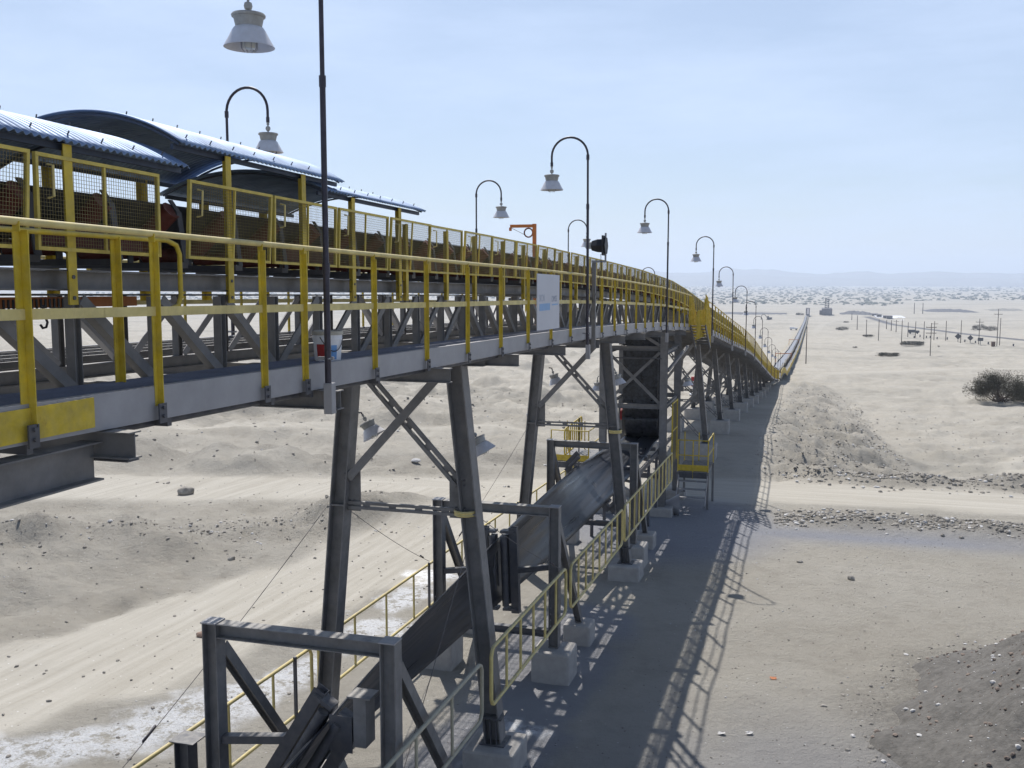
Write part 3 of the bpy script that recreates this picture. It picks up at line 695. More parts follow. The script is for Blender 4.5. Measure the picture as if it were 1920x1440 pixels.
# ------------------------------------------------------------------ trestles
def dbl_brace(mb, a, b, w=.06, gap=.05):
    A_, B_, d, Wv, U, L = mb.frame(a, b, (0, 1, 0))
    for s_ in (-1, 1): mb.beam(Vector(a)+Wv*s_*(w+gap)/2, Vector(b)+Wv*s_*(w+gap)/2, w, .06, (0, 1, 0))
    k = .3
    while k < L-.1: mb.beam(Vector(a)+d*k, Vector(a)+d*(k+.12), gap+.01, .02, (0, 1, 0)); k += .45
def footing(parent, x, y, zt, s=.45, h=.7, name='footing'):
    g = hgt(x, y); b = MB().box(x-s, x+s, y-s, y+s, min(g-.3, zt-h), zt); return b.obj(name, CONC, parent, bevel=.05)
def trestle(y, lab, dz=0, far=False, tall=2):
    zt = rail(y)-1.50+dz; g = hgt(-4.6, y); zb = g+(.75 if far else .42); zl = hgt(-7.5, y)+(.75 if far else .42)
    t = thing('trestle', lab, 'trestle', (-6.1, y, g), 'trestles carrying the conveyor bridge')
    bt = .08; H = zt-zb
    xr0, xl0 = XR-.02, XL; xr1 = XR+.088*H*1.15; xl1 = XL-.088*H*1.05
    w = .28 if not far else .26
    for (x0, x1, zb_) in ((xr0, xr1, zb), (xl0, xl1, zl)):
        MB().ibeam((x0, y, zt), (x1, y, zb_+.02), w, .27, .022, hint=(1, 0, 0)).obj('leg', STEEL, t)
        footing(t, x1, y, zb_, .52 if far else .42)
        st = MB()
        for q in (-.09, 0, .09): st.beam((x1-(x1-x0)*.02+q, y-.17, zb_+.02), (x1-(x1-x0)*.06+q, y-.145, zb_+.42), .012, .05, (0, 1, 0))
        st.box(x1-.2, x1+.2, y-.2, y+.2, zb_, zb_+.025); st.box(x1-.19, x1+.15, y-.18, y+.18, zb_+.42, zb_+.44); st.obj('base_plate', STEELD, t)
    MB().ibeam((XL-.35, y, zt+.08), (XR+.45, y, zt+.08), .18, .17, .012).obj('cap_beam', STEEL, t)
    def xat(side, z):
        f = (zt-z)/H; return (xr0+(xr1-xr0)*f-.15) if side > 0 else (xl0+(xl1-xl0)*min(1, (zt-z)/(zt-zl))+.15)
    n = max(1, int(round(H/2.4))); 
    levels = [zt-.05-(H*.34)*k*1.0 for k in range(4)] if not far else [zt-.05-(H-.25)*k/n for k in range(n+1)]
    if not far: levels = [zt-.05, zt-1.85]
    for z0, z1 in zip(levels[:-1], levels[1:]):
        a = MB(); dbl_brace(a, (xat(-1, z0), y-.02, z0), (xat(1, z1), y-.02, z1)); a.obj('brace', STEEL, t)
        a = MB(); a.beam((xat(1, z0), y-.10, z0), (xat(-1, z1), y-.10, z1), .13, .04, (0, 1, 0)); a.obj('brace', STEEL, t)
    gz = levels[1]; a = MB(); dbl_brace(a, (xat(-1, gz-.45)-.05, y-.02, gz-.45), (xat(1, gz-.45)+.05, y-.02, gz-.45), .045, .035); a.obj('strut', STEEL, t)
    for s_ in (-1, 1): MB().box(xat(s_, gz)-.16, xat(s_, gz)+.16, y-.012, y+.012, gz-.55, gz+.12).obj('gusset', STEEL, t)
    if not far:
        for s_ in (-1, 1):
            hb_ = MB()
            for bx_ in (-.09, -.02, .05):
                for bz_ in (-.48, -.38, -.02, .06): hb_.tube([(xat(s_, gz)+bx_*-s_, y-.036, gz+bz_), (xat(s_, gz)+bx_*-s_, y-.012, gz+bz_)], .016, 6)
            hb_.obj('bolts', STEELD, t)
        for s_, x0_, x1_ in ((1, xr0, xr1), (-1, xl0, xl1)):
            zz = gz-.45; f_ = (zt-zz)/H; xx = x0_+(x1_-x0_)*min(1, f_); MB().box(xx-.135, xx+.135, y-.13, y+.13, zz-.012, zz+.012).obj('stiffener', STEEL, t)
    return t
trestle(14.4, 'nearest tall grey trestle with splayed legs above the lower belt')
trestle(26.0, 'second splayed grey trestle standing just before the take-up tower')
for i, y in enumerate(BENTS2):
    trestle(y, f'{ORD[i]} braced trestle counted beyond the take-up tower', far=True)

# ------------------------------------------------------------------ take-up tower
tw = thing('takeup_tower', 'square braced steel tower holding the dark vertical belt loop', 'tower', (-5.9, 36.3, -8.3))
for y in (34.5, 38.2):
    for x in (-4.85, -6.98):
        MB().ibeam((x, y, hgt(x, y)+.3), (x, y, rail(y)-1.5), .24, .24, .02, hint=(0, 1, 0)).obj('leg', STEEL, tw)
        footing(tw, x, y, hgt(x, y)+.32, .4)
    for z in (-2.42, -4.45, -6.9): MB().ibeam((-6.86, y, z), (-4.97, y, z), .14, .16, .012).obj('beam', STEEL, tw)
    MB().beam((-6.84, y-.03, -2.55), (-4.99, y-.03, -4.33), .10, .03, (0, 1, 0)).obj('brace', STEEL, tw)
    MB().beam((-4.99, y-.075, -2.55), (-6.84, y-.075, -4.33), .10, .03, (0, 1, 0)).obj('brace', STEEL, tw)
for x in (-4.85, -6.98):
    for z in (-2.6, -4.5): MB().ibeam((x, 34.63, z), (x, 38.07, z), .12, .14, .012).obj('beam', STEEL, tw)
MB().beam((-5.0, 34.4, -2.3), (-5.9, 34.4, -1.75), .1, .04, (0, 1, 0)).beam((-6.8, 34.4, -2.3), (-5.9, 34.4, -1.75), .1, .04, (0, 1, 0)).obj('knee_brace', STEEL, tw)
MB().beam((-4.74, 34.7, -3.2), (-4.45, 38.0, -2.55), .09, .09).obj('bracket', STEEL, tw)
MB().tube([(-6.9, 34.3, -2.75), (-4.9, 34.3, -2.75)], .022, 8).obj('pipe', STEELD, tw)
pu = thing('takeup_pulley', 'large black belt pulley hanging in the tower', 'pulley', (-5.75, 35.9, -5.0))
MB().tube([(-6.42, 35.9, -4.95), (-5.06, 35.9, -4.95)], .76, 40).obj('drum', BLACK, pu, smooth=True)
MB().tube([(-6.6, 35.9, -4.95), (-6.44, 35.9, -4.95)], .22, 16).tube([(-5.04, 35.9, -4.95), (-4.95, 35.9, -4.95)], .22, 16).obj('bearing', RED, pu, smooth=True)
# ------------------------------------------------------------------ lower belt: wraps the pulley, then turns over on its way to the camera
zc0 = -5.74
def twist(y):
    return float(np.interp(y, [-2, 4, 10.5, 14, 18.4, 23, 27.2, 31.5, 34.5, 36], [165, 150, 122, 106, 88, 66, 44, 20, 0, 0]))
rows = []
def brow(y, z, half=.64, tw_=0, sag=0, n=12):
    c = cos(radians(tw_)); s_ = sin(radians(tw_)); out = []
    for j in range(n+1):
        u = -half+2*half*j/n; v = sag*(1-(u/half)**2) + .012*sin(u*21+y*.6)
        out.append((-5.76+u*c+v*s_, y, z-u*s_+v*c))
    return out
for z in np.linspace(-1.6, -4.95, 8): rows.append(brow(35.12, z))
for a in np.linspace(0, pi/2, 12): rows.append(brow(35.9-.78*cos(a), -4.95-.78*sin(a)))
# the loop's near strand goes to the front as the carried belt
rows2 = []
for y in ys(35.9, 0, .35): rows2.append(brow(y, zc0+.006-.16*sstep(13, 9, y), .64, twist(y), -.10*sin(radians(min(twist(y), 180)))))
lb = MB().grid(rows); lb.grid(rows2)
bk = [brow(36.68, z) for z in np.linspace(-1.6, -4.95, 6)]+[brow(35.9+.78*cos(a), -4.95-.78*sin(a)) for a in np.linspace(0, pi/2, 10)]; lb.grid(bk)
o = lb.obj('lower_belt', RUB, smooth=True, solid=.018); tag(o, 'wide dark rubber belt twisting over beneath the bridge towards the tower', 'conveyor belt')
# turnover frames
def turn_frame(y, lab, xr=-4.65, xl=-7.05, top=-4.40, brace=2.2, plate=False):
    t = thing('turnover_frame', lab, 'steel frame', (-5.85, y, hgt(-5.85, y)), 'portal frames around the twisting belt')
    for x in (xl, xr):
        g = hgt(x, y)+.62
        MB().ibeam((x, y, g), (x, y, top-.001), .20, .20, .016, hint=(1, 0, 0)).obj('post', STEEL, t)
        footing(t, x, y, g, .38); gb = hgt(x, y+brace)+.45
        MB().ibeam((x, y+.14, top-.35), (x, y+brace, gb), .14, .14, .012, hint=(1, 0, 0)).obj('diagonal_stay', STEEL, t)
        footing(t, x, y+brace, gb, .3)
        MB().box(x-.105, x+.105, y-.125, y+.105, top+.001, top+.018).obj('cap_plate', STEELP, t)
        hs = MB()
        for k in range(4):
            for q in (-.05, .05): hs.tube([(x+q, y-.103, g+.45+k*.12), (x+q, y-.118, g+.45+k*.12)], .012, 6)
        hs.obj('bolts', STEELP, t)
    MB().ibeam((xl+.101, y, top-.09), (xr-.101, y, top-.09), .19, .18, .014).obj('cross_beam', STEEL, t)
    MB().ibeam((xl+.101, y, -6.93), (xr-.101, y, -6.93), .14, .14, .012).obj('sill_beam', STEELD, t)
    tw_ = twist(y); c, s_ = cos(radians(tw_)), sin(radians(tw_)); n_ = Vector((s_, 0, c)); uax = Vector((c, 0, -s_)); C = Vector((-5.76, y, zc0+.006-.16*float(sstep(13, 9, y))))
    for sd in ((-1,) if y > 25 else (-1, 1)):
        for q in (-.09, .09): MB().tube([C+n_*sd*.12+uax*-.70+Vector((0, q-.02, 0)), C+n_*sd*.12+uax*.70+Vector((0, q-.02, 0))], .068, 12).obj('roller', STEELD, t, smooth=True)
        MB().chan(C+n_*sd*.30-uax*.86, C+n_*sd*.30+uax*.86, .16, .14, .012, hint=(0, 1, 0)).obj('roller_rack', STEELD, t)
        for q in (-1, 1):
            e = MB(); e.beam(C+n_*sd*.05+uax*q*.78+Vector((0, -.01, 0)), C+n_*sd*.34+uax*q*.78+Vector((0, -.01, 0)), .05, .20, (0, 1, 0)); e.obj('roller_bracket', STEELD, t)
        P0 = C+n_*sd*.36; X = xr-.1 if P0.x > -5.85 else xl+.1
        MB().beam(P0, (X, y, P0.z+.12*sd), .10, .12, (0, 1, 0)).obj('arm', STEELD, t)
    if y > 25:
        for q in (-1, 1):
            e = C+uax*q*.80; MB().tube([e-n_*.2+Vector((0, -.1, 0)), e+n_*.22+Vector((0, -.1, 0))], .055, 10).obj('edge_roller', STEELD, t, smooth=True)
            MB().beam(e+uax*q*.1-n_*.3, e+uax*q*.1+n_*.25, .16, .06, (0, 1, 0)).obj('edge_bracket', STEELD, t)
    if plate:
        MB().box(xr-.42, xr-.26, y-.16, y+.1, -5.55, -4.95).box(xr-.5, xr-.2, y-.17, y+.11, -4.95, -4.93).obj('adjusting_box', STEEL, t)
        MB().box(xr-.75, xr-.45, y-.14, y-.128, -5.65, -5.2).obj('adjusting_plate', STEELD, t)
        MB().ibeam((xl-.32, y-.2, -7.2), (xl-.32, y-.2, -5.75), .2, .2, .014, hint=(1, 0, 0)).box(xl-.46, xl-.12, y-.34, y-.02, -5.749, -5.735).obj('stub_post', STEELD, t)
turn_frame(10.5, 'nearest portal frame at the bottom edge around the twisting belt', plate=True, top=-4.26)
turn_frame(18.4, 'middle portal frame with upright rollers gripping the belt', top=-4.40)
turn_frame(27.4, 'farthest portal frame around the belt, just before the tower', top=-4.60)
# lower belt support bed near the tower
bd = thing('belt_bed', 'low steel bed carrying the belt out of the tower', 'conveyor frame', (-5.8, 31, -8))
for x in (-5.02, -6.5): MB().chan((x, 29, -6.05), (x, 38.2, -6.05), .07, .16, .01).obj('side_beam', STEELD, bd)
for y in (30.5, 32.5, 34.2):
    MB().tube([(-6.46, y, -5.9), (-5.06, y, -5.9)], .07, 10).obj('roller', STEELD, bd, smooth=True)
    MB().beam((-4.95, y-.8, -6.2), (-6.4, y+.4, -6.2), .07, .07).obj('brace', STEELD, bd)
    for x in (-5.02, -6.5): MB().beam((x, y, hgt(x, y)-.1), (x, y, -6.14), .09, .09, (0, 1, 0)).obj('leg', STEELD, bd)

# ------------------------------------------------------------------ guard rails beside the lower belt
def low_rail(x, a, b, zt_a, zt_b, hh, lab, lean=0, m=YPALE, step=1.3):
    t = thing('guard_rail', lab, 'guard rail', (x, a, zt_a-1), 'pipe guard rails beside the lower belt')
    f = lambda y: zt_a+(zt_b-zt_a)*(y-a)/(b-a); c = .12
    loop = [(x, a, f(a)-hh/2), (x, a, f(a)-c), (x, a+c*.4, f(a)-c*.3), (x, a+c, f(a)), (x, b-c, f(b)), (x, b-c*.4, f(b)-c*.3), (x, b, f(b)-c), (x, b, f(b)-hh+c), (x, b-c*.4, f(b)-hh+c*.3), (x, b-c, f(b)-hh), (x, a+c, f(a)-hh), (x, a+c*.4, f(a)-hh+c*.3), (x, a, f(a)-hh+c), (x, a, f(a)-hh/2)]
    MB().tube(loop, .029, 10).obj('rail_loop', m, t, smooth=True)
    n = max(1, int(round((b-a)/step)))
    for i in range(1, n):
        y = a+(b-a)*i/n; MB().tube([(x, y, f(y)-.02), (x, y, f(y)-hh+.02)], .023, 8).obj('baluster', m, t, smooth=True)
    for y in ((b-.6,) if x < -6 else ()):
        g = hgt(x, y); MB().beam((x+.03, y, g-.1), (x+.03, y, f(y)-(0 if x < -6 else hh)+.05), .045, .045, (0, 1, 0)).obj('stake', STEELD, t)
low_rail(-7.78, 8.2, 14.35, -5.93, -6.08, .94, 'left pipe guard rail nearest the camera beside the lower belt')
low_rail(-7.78, 14.6, 20.2, -6.06, -6.16, .94, 'left pipe guard rail behind the nearest trestle leg')
low_rail(-7.78, 20.5, 27.0, -6.16, -6.3, .94, 'left pipe guard rail behind the middle portal frame')
low_rail(-7.78, 27.3, 33.4, -6.3, -6.45, .94, 'left pipe guard rail ending at the tower platform')
low_rail(-4.45, 7.0, 13.3, -5.45, -5.56, .86, 'right pipe guard rail nearest the camera, dusty grey', m=mat('dusty_grey_yellow_pipe', (.40, .37, .28), .7, var=.15, vscale=6))
low_rail(-4.45, 13.75, 18.5, -5.53, -5.62, .9, 'right pipe guard rail between the first trestle and middle frame', step=.75)
low_rail(-4.45, 18.9, 24.6, -5.68, -5.82, .9, 'right pipe guard rail beside the broad belt', step=.72)
low_rail(-4.45, 24.9, 34.0, -5.80, -5.95, .95, 'right pipe guard rail running up to the tower stair', step=.75)

# ------------------------------------------------------------------ platforms near the tower
def stair_platform(x0, x1, y0, y1, zf, lab, steps=True, side=1):
    t = thing('access_platform', lab, 'platform', ((x0+x1)/2, y0, zf))
    MB().box(x0, x1, y0, y1, zf-.05, zf).obj('floor', STEELD, t)
    MB().box(x0, x1, y0-.012, y0, zf-.02, zf+.20).obj('toe_plate', YEL, t)
    MB().box(x0, x1, y0-.02, y0-.008, zf-.28, zf-.06).obj('skirt', STEELD, t)
    for x in (x0, (x0+x1)/2, x1):
        for y in (y0, y1): MB().tube([(x, y, zf-.3), (x, y, zf+1.1)], .022, 8).obj('post', YEL, t, smooth=True)
    for z in (1.1, .55):
        MB().tube([(x0, y0, zf+z), (x1, y0, zf+z)], .022, 8).tube([(x1, y0, zf+z), (x1, y1, zf+z)], .022, 8).obj('rail', YEL, t, smooth=True)
    for x, y in ((x0, y0), (x1, y0), (x0, y1), (x1, y1)): MB().beam((x, y, hgt(x, y)-.1), (x, y, zf-.05), .08, .08, (0, 1, 0)).obj('leg', STEEL, t)
    if steps:
        for k in range(3): MB().box(x0+.08, x1-.02, y0-.28-.26*k, y0-.06-.26*k, zf-.38-.24*k, zf-.35-.24*k).obj('step', STEELP, t)
        for x in (x0+.05, x1): MB().beam((x, y0-.1, zf-.2), (x, y0-1.0, zf-1.1), .03, .14).obj('stair_stringer', STEELP, t)
stair_platform(-4.5, -3.42, 36.0, 38.0, -6.92, 'yellow railed stair platform at the right foot of the tower')
stair_platform(-9.0, -7.6, 35.0, 37.5, -6.6, 'yellow railed platform on the left side of the tower', steps=False)
low_rail(-8.4, 34.6, 37.4, -5.4, -5.3, .95, 'short yellow guard rail left of the tower platform', step=.3, m=YEL)
t = thing('mesh_screen', 'tall yellow framed mesh screen beside the right tower leg', 'guard screen', (-4.62, 36, -6))
MB().beam((-4.62, 35.2, -6.6), (-4.62, 35.2, -4.4), .05, .05, (0, 1, 0)).beam((-4.62, 36.5, -6.6), (-4.62, 36.5, -4.4), .05, .05, (0, 1, 0)).beam((-4.62, 35.2, -4.4), (-4.62, 36.5, -4.4), .05, .05).beam((-4.62, 35.2, -5.4), (-4.62, 36.5, -5.4), .04, .04).obj('frame', YEL, t)
w = wire_mesh(1.2, 2.1, .06, .002); 
for v in w.v: v += Vector((-4.62, 35.25, -6.6))
w.obj('wire_mesh', MESHM, t)
# stair down at the joint between the spans
t = thing('bridge_stair', 'steep yellow railed stair in the gap between the two spans', 'stair', (-4.1, 39.3, -2.5))
for x in (-4.42, -3.85):
    MB().beam((x, 38.4, -1.8), (x, 40.4, -2.75), .04, .16).obj('stair_stringer', STEELD, t)
    for z in (0, -.5): MB().tube([(x, 38.3, -.62+z), (x, 38.9, -.72+z), (x, 40.4, -1.55+z)], .022, 8).obj('rail', YEL, t, smooth=True)
    for y in (38.45, 38.8, 39.15, 39.5, 39.9, 40.3): MB().beam((x, y, -1.78-(y-38.4)*.47), (x, y, float(np.interp(y, [38.3, 38.9, 40.4], [-.62, -.72, -1.55]))), .05, .05, (0, 1, 0)).obj('post', YEL, t)
for k in range(7): MB().box(-4.41, -3.86, 38.45+k*.27, 38.67+k*.27, -1.82-k*.13, -1.79-k*.13).obj('step', STEELD, t)
t = thing('joint_cage', 'yellow cage of upright bars where the spans meet', 'guard cage', (-4.2, 39, -2))
MB().tube([(-4.0, 40.0, -2.3), (-4.0, 40.05, -1.15), (-4.0, 40.6, -.85)], .024, 8).obj('hoop', YPALE, t, smooth=True)
for i in range(9): MB().beam((-4.05+.02*(i % 3), 37.4+i*.34, -2.25), (-4.05+.02*(i % 3), 37.4+i*.34, -1.2+.02*(i % 2)), .05, .05, (0, 1, 0)).obj('upright', YEL, t)

# ------------------------------------------------------------------ work lamps hung on the trestles
wl0 = thing('work_lamp', 'x', 'lamp'); lamp_head(wl0); MB().tube([(0, 0, .48), (0, 0, .54), (0, -.3, .58)], .016, 8).obj('arm', POLE, wl0, smooth=True); bake_local(wl0)
R0 = np.array([0, 0, 0])
spots = [((-6.92, 15.1, -2.62), 'white work lamp hanging behind the left leg of the nearest trestle', .55, 0), ((-4.98, 15.1, -2.80), 'white work lamp hanging behind the right leg of the nearest trestle', .55, 0),
         ((-6.75, 26.8, -2.92), 'white work lamp behind the left leg of the second trestle', .3, 0), ((-5.0, 26.9, -2.90), 'white work lamp behind the right leg of the second trestle', .3, 0),
         ((-7.30, 35.0, -4.0), 'white work lamp on the left side of the tower', 0, 1), ((-4.42, 38.0, -4.05), 'white work lamp on the right side of the tower', .15, 0)]
for i, (p, lab, tl, fl) in enumerate(spots):
    r = wl0 if i == 0 else copy_thing(wl0, (0, 0, 0)); r.scale = (.85, .85, .85); r.location = p; r.rotation_euler = (0, tl*-1.0, pi if fl else 0); tag(r, lab, 'lamp', 'work lamps under the bridge')

# ------------------------------------------------------------------ floodlight, davit, sign, bucket, hooks
t = thing('floodlight', 'boxy black floodlight on a thick grey post above the handrail', 'floodlight', (-4.32, 20.4, -1.5))
MB().box(-4.385, -4.305, 20.36, 20.44, -1.45, .33).obj('post', STEEL, t, bevel=.006)
MB().box(-4.40, -4.09, 20.385, 20.415, .33, .37).box(-4.125, -4.09, 20.385, 20.415, .37, .93).obj('bracket', STEELP, t)
b = MB(); b.lathe([(.05, -.19), (.11, -.17), (.15, -.05), (.155, .06), (.19, .10), (.19, .13), (.001, .13)], 6, (-4.22, 20.4, .67), Matrix.Rotation(radians(90), 3, 'Y') @ Matrix.Rotation(radians(30), 3, 'Z')); b.obj('lamp_body', BLACK, t)
MB().box(-4.155, -4.128, 20.2, 20.6, .47, .88).obj('front_glass', BLACK, t, bevel=.01)
MB().box(-4.52, -4.36, 20.33, 20.47, .61, .75).obj('ballast', ENAMG, t, bevel=.02)
MB().tube([(-4.2, 20.36, .5), (-4.17, 20.3, .2), (-4.25, 20.3, -.2), (-4.35, 20.33, -.5), (-4.40, 20.33, -.1), (-4.42, 20.33, .1), (-4.36, 20.33, .12)], .006, 6).obj('cable', BLACK, t, smooth=True)
t = thing('davit_crane', 'small orange davit arm standing behind the guards', 'davit', (-8.0, 29, rail(29)-1.3))
MB().beam((-8.0, 29, rail(29)-1.3), (-8.0, 29, 1.62), .10, .10, (0, 1, 0)).obj('mast', ORNG, t)
MB().beam((-8.05, 29, 1.56), (-8.75, 29, 1.56), .09, .09).beam((-8.72, 29, 1.47), (-8.78, 29, 1.47), .09, .1).obj('jib', ORNG, t)
MB().tube([(-8.18+.13*cos(a), 28.98, 1.36+.13*sin(a)) for a in np.linspace(0, 2*pi, 20)], .022, 8).obj('winch_wheel', ROLL, t, smooth=True)
MB().tube([(-8.3, 28.98, 1.3), (-8.5, 28.98, 1.4), (-8.7, 28.98, 1.5)], .007, 5).obj('chain', WIRE, t)
def text(s, size, M, m, parent, name):
    c = bpy.data.curves.new('t', 'FONT'); c.body = s; c.size = size; c.extrude = .0008; c.align_x = 'LEFT'
    o = bpy.data.objects.new('t', c); COL.objects.link(o); dg = bpy.context.evaluated_depsgraph_get()
    me = bpy.data.meshes.new_from_object(o.evaluated_get(dg)); bpy.data.objects.remove(o); me.transform(M); me.materials.clear(); me.materials.append(m)
    q = bpy.data.objects.new(name, me); COL.objects.link(q); q.parent = parent; q.matrix_parent_inverse = Matrix.Translation(-parent.location); return q
t = thing('sign_board', 'white sign board with faded blue panel and lettering on the handrail', 'sign', (-4.37, 16, -.9))
MB().quadbox((-4.375, 16.78, -.405), (.006, 0, 0), (0, .76, -.012), (0, 0, .475)).obj('board', mat('sign_white', (.50, .51, .56), .45, var=.05, vscale=2), t)
Mt = Matrix(((0, 0, 1, -4.368), (1, 0, 0, 0), (0, 1, 0, 0), (0, 0, 0, 1)))
PB = mat('faded_blue_ink', (.25, .41, .64), .6, var=.05); PG = mat('faded_grey_ink', (.27, .30, .38), .6, var=.1)
text('SICN', .17, Matrix.Translation((0, 16.13, -.385)) @ Mt, mat('very_faded_ink', (.39, .43, .51), .6, var=.05), t, 'left_wordmark')
text('DMSS', .15, Matrix.Translation((0, 16.98, -.405)) @ Mt, PG, t, 'right_wordmark')
MB().box(-4.3685, -4.3665, 16.16, 16.86, -.545, -.425).obj('blue_panel', PB, t)
MB().box(-4.3685, -4.3665, 17.0, 17.42, -.47, -.445).obj('blue_underline', PB, t)
t = thing('paint_bucket', 'white plastic bucket with a red and blue label on the walkway', 'bucket', (-4.70, 9.15, -.86))
MB().lathe([(.001, 0), (.125, 0), (.142, .24), (.150, .24), (.150, .262), (.144, .262), (.146, .31), (.152, .31)], 28).obj('bucket_body', WHITE, t, smooth=True)
MB().lathe([(.156, .29), (.156, .325), (.13, .328), (.12, .315), (.001, .315)], 28).obj('lid', mat('dirty_bucket_lid', (.40, .38, .33), .6, var=.2, vscale=9), t, smooth=True)
def wrap(a0, a1, z0, z1, m, nm):
    b = MB(); b.grid([[((.127+.015*z/.24+.0015)*cos(a), (.127+.015*z/.24+.0015)*sin(a), z) for a in np.linspace(a0, a1, 14)] for z in (z0, z1)]); b.obj(nm, m, t)
wrap(-1.95, -.95, .05, .20, RED, 'red_label'); wrap(-.85, -.4, .05, .19, BLUE, 'blue_label')
MB().tube([(.152*cos(a), .152*sin(a), .27-.14*sin((a+1.6)/1.9*pi)) for a in np.linspace(-1.6, .3, 12)], .005, 6).obj('bail_handle', STEELD, t)
bake_local(t); t.scale = (1.02, 1.02, 1.02)
for i, (y, lab) in enumerate(((5.05, 'dark steel hook hanging from the orange frame, nearest the left edge'), (5.98, 'dark steel hook hanging from the orange frame, beside the second post'))):
    o = MB().tube([(0, 0, 0), (0, 0, -.07), (0, .02, -.10), (0, .035, -.13), (0, .02, -.165), (0, -.015, -.17), (0, -.035, -.145)], .009, 8).obj('hook', POLE, smooth=True)
    o.location = (-5.35, y, rail(y)-.50); tag(o, lab, 'hook', 'hooks under the orange frame')
t = thing('orange_frame', 'low orange frame with a dark grille under the near top chord', 'frame', (-5.5, 4, -.2))
MB().beam((-5.5, 2.5, rail(2.5)-.50), (-5.5, 7.2, rail(7.2)-.48), .05, .08).obj('beam', mat('dusty_orange', (.36, .12, .03), .7, var=.3, vscale=5, dust=.3), t)
b = MB()
for k in range(44): b.box(-5.472, -5.468, 4.6+k*.045, 4.62+k*.045, rail(5.5)-.54, rail(5.5)-.47)
b.obj('grille', BLACK, t)

# ------------------------------------------------------------------ guy wires
def wire(a, b, lab, sag=.06, buckle=.88):
    a, b = Vector(a), Vector(b); pts = [a.lerp(b, k/10)+Vector((0, 0, -sag*4*(k/10)*(1-k/10))) for k in range(11)]
    t = thing('guy_wire', lab, 'wire', tuple(b)); MB().tube(pts, .0055, 5).obj('cable', WIRE, t)
    c = a.lerp(b, buckle); d = (b-a).normalized(); MB().tube([c-d*.14, c-d*.12, c, c+d*.12, c+d*.14], [.006, .018, .012, .018, .006], 8).obj('turnbuckle', POLE, t, smooth=True)
wire((-7.42, 14.35, -3.65), (-7.78, 9.5, -5.9), 'thin guy wire from the left trestle leg down to the near left rail')
wire((-7.1, 14.4, -3.7), (-7.78, 19.7, -6.1), 'thin guy wire from the left trestle leg to a rail post behind it')
wire((-4.98, 14.4, -3.6), (-4.5, 18.3, -5.6), 'thin guy wire from the right trestle leg to the middle portal frame')
wire((-7.25, 25.9, -3.9), (-7.78, 21, -6.2), 'thin guy wire from the second trestle down to the left rail')
wire((-5.0, 14.2, -4.2), (-4.6, 9.6, -6.9), 'thin guy wire crossing before the lower belt at the bottom edge')
for x, y, lab in ((-5.06, 14.2, 'yellow cloth tied round the right leg of the nearest trestle'), (-4.93, 25.8, 'yellow cloth tied round the right leg of the second trestle')):
    b = MB(); zz = -3.62 if y < 20 else -4.05
    b.lathe([(.2, -.04), (.215, -.02), (.20, .0), (.218, .03), (.2, .05)], 12, (0, 0, 0)); o = b.obj('tied_cloth', YPALE, smooth=True); o.location = (x, y+.18, zz); o.scale = (.9, .95, 1); tag(o, lab, 'cloth')

# ------------------------------------------------------------------ ground-level conveyor running away
g = thing('ground_conveyor', 'long low conveyor running away across the plain to the plant', 'conveyor', (-6.1, END, -14))
GY = list(ys(END, 400, 8))+list(ys(420, 1180, 30))
def gz(y):
    base = max(hgt(-6, y), hgt(-4, y), hgt(-8, y)); w = min(1, max(0, (y-END)/35)); return (rail(END))*(1-w)+(base+1.6)*w if y < END+35 else base+1.6
GZ = [gz(y) for y in GY]
def gpath(x, dz, w, h, nm, m, st=0):
    b = MB()
    for i in range(st, len(GY)-1): b.beam((x, GY[i], GZ[i]+dz), (x, GY[i+1], GZ[i+1]+dz), w, h)
    return b.obj(nm, m, g)
gpath(-6.1, -.2, 1.2, .03, 'belt', mat('pale_dusty_belt', (.22, .235, .27), .7, var=.1)); gpath(-5.2, -.4, .12, .5, 'side_beam', STEELD); gpath(-7.0, -.4, .12, .5, 'side_beam', STEELD)
gpath(-4.3, -1.05, 1.2, .05, 'walkway', STEELD); gpath(-3.85, -.15, .05, .05, 'handrail', YEL); gpath(-3.85, -.65, .04, .8, 'handrail_mesh', mat('ochre_mesh', (.48, .34, .05), .7, var=.2), 0)
gpath(-8.2, -.2, .06, .06, 'handrail', YEL)
b = MB()
for i in range(len(GY)):
    for x in (-5.2, -7.0): b.beam((x, GY[i], GZ[i]-1.9), (x, GY[i], GZ[i]-.6), .2, .2, (0, 1, 0))
b.obj('sleepers', STEELD, g)
for y in (262, 420): 
    i = int(np.argmin([abs(q-y) for q in GY])); z = GZ[i]; y = GY[i]
    t = thing('portal_gate', 'small orange portal over the ground conveyor' + (', nearer one' if y < 300 else ', farther one'), 'gate', (-6.1, y, z))
    for x in (-4.7, -8.5): MB().beam((x, y, z-1.8), (x, y, z+.6), .14, .14, (0, 1, 0)).obj('post', ORNG, t)
    MB().beam((-8.6, y, z+.6), (-4.6, y, z+.6), .12, .18).obj('beam', ORNG, t)
b = MB(); x0 = -9.4
t = thing('guard_rail', 'short yellow railing at the foot of the descending bridge', 'guard rail', (-9, END+4, -13))
for z in (0, -.6): MB().tube([(-11.8, END+6, -12.4+z), (-8.3, END+6, -12.4+z)], .05, 6).obj('rail', YEL, t)
for k in range(5): MB().tube([(-11.8+k*.87, END+6, -14.8), (-11.8+k*.87, END+6, -12.4)], .05, 6).obj('post', YEL, t)

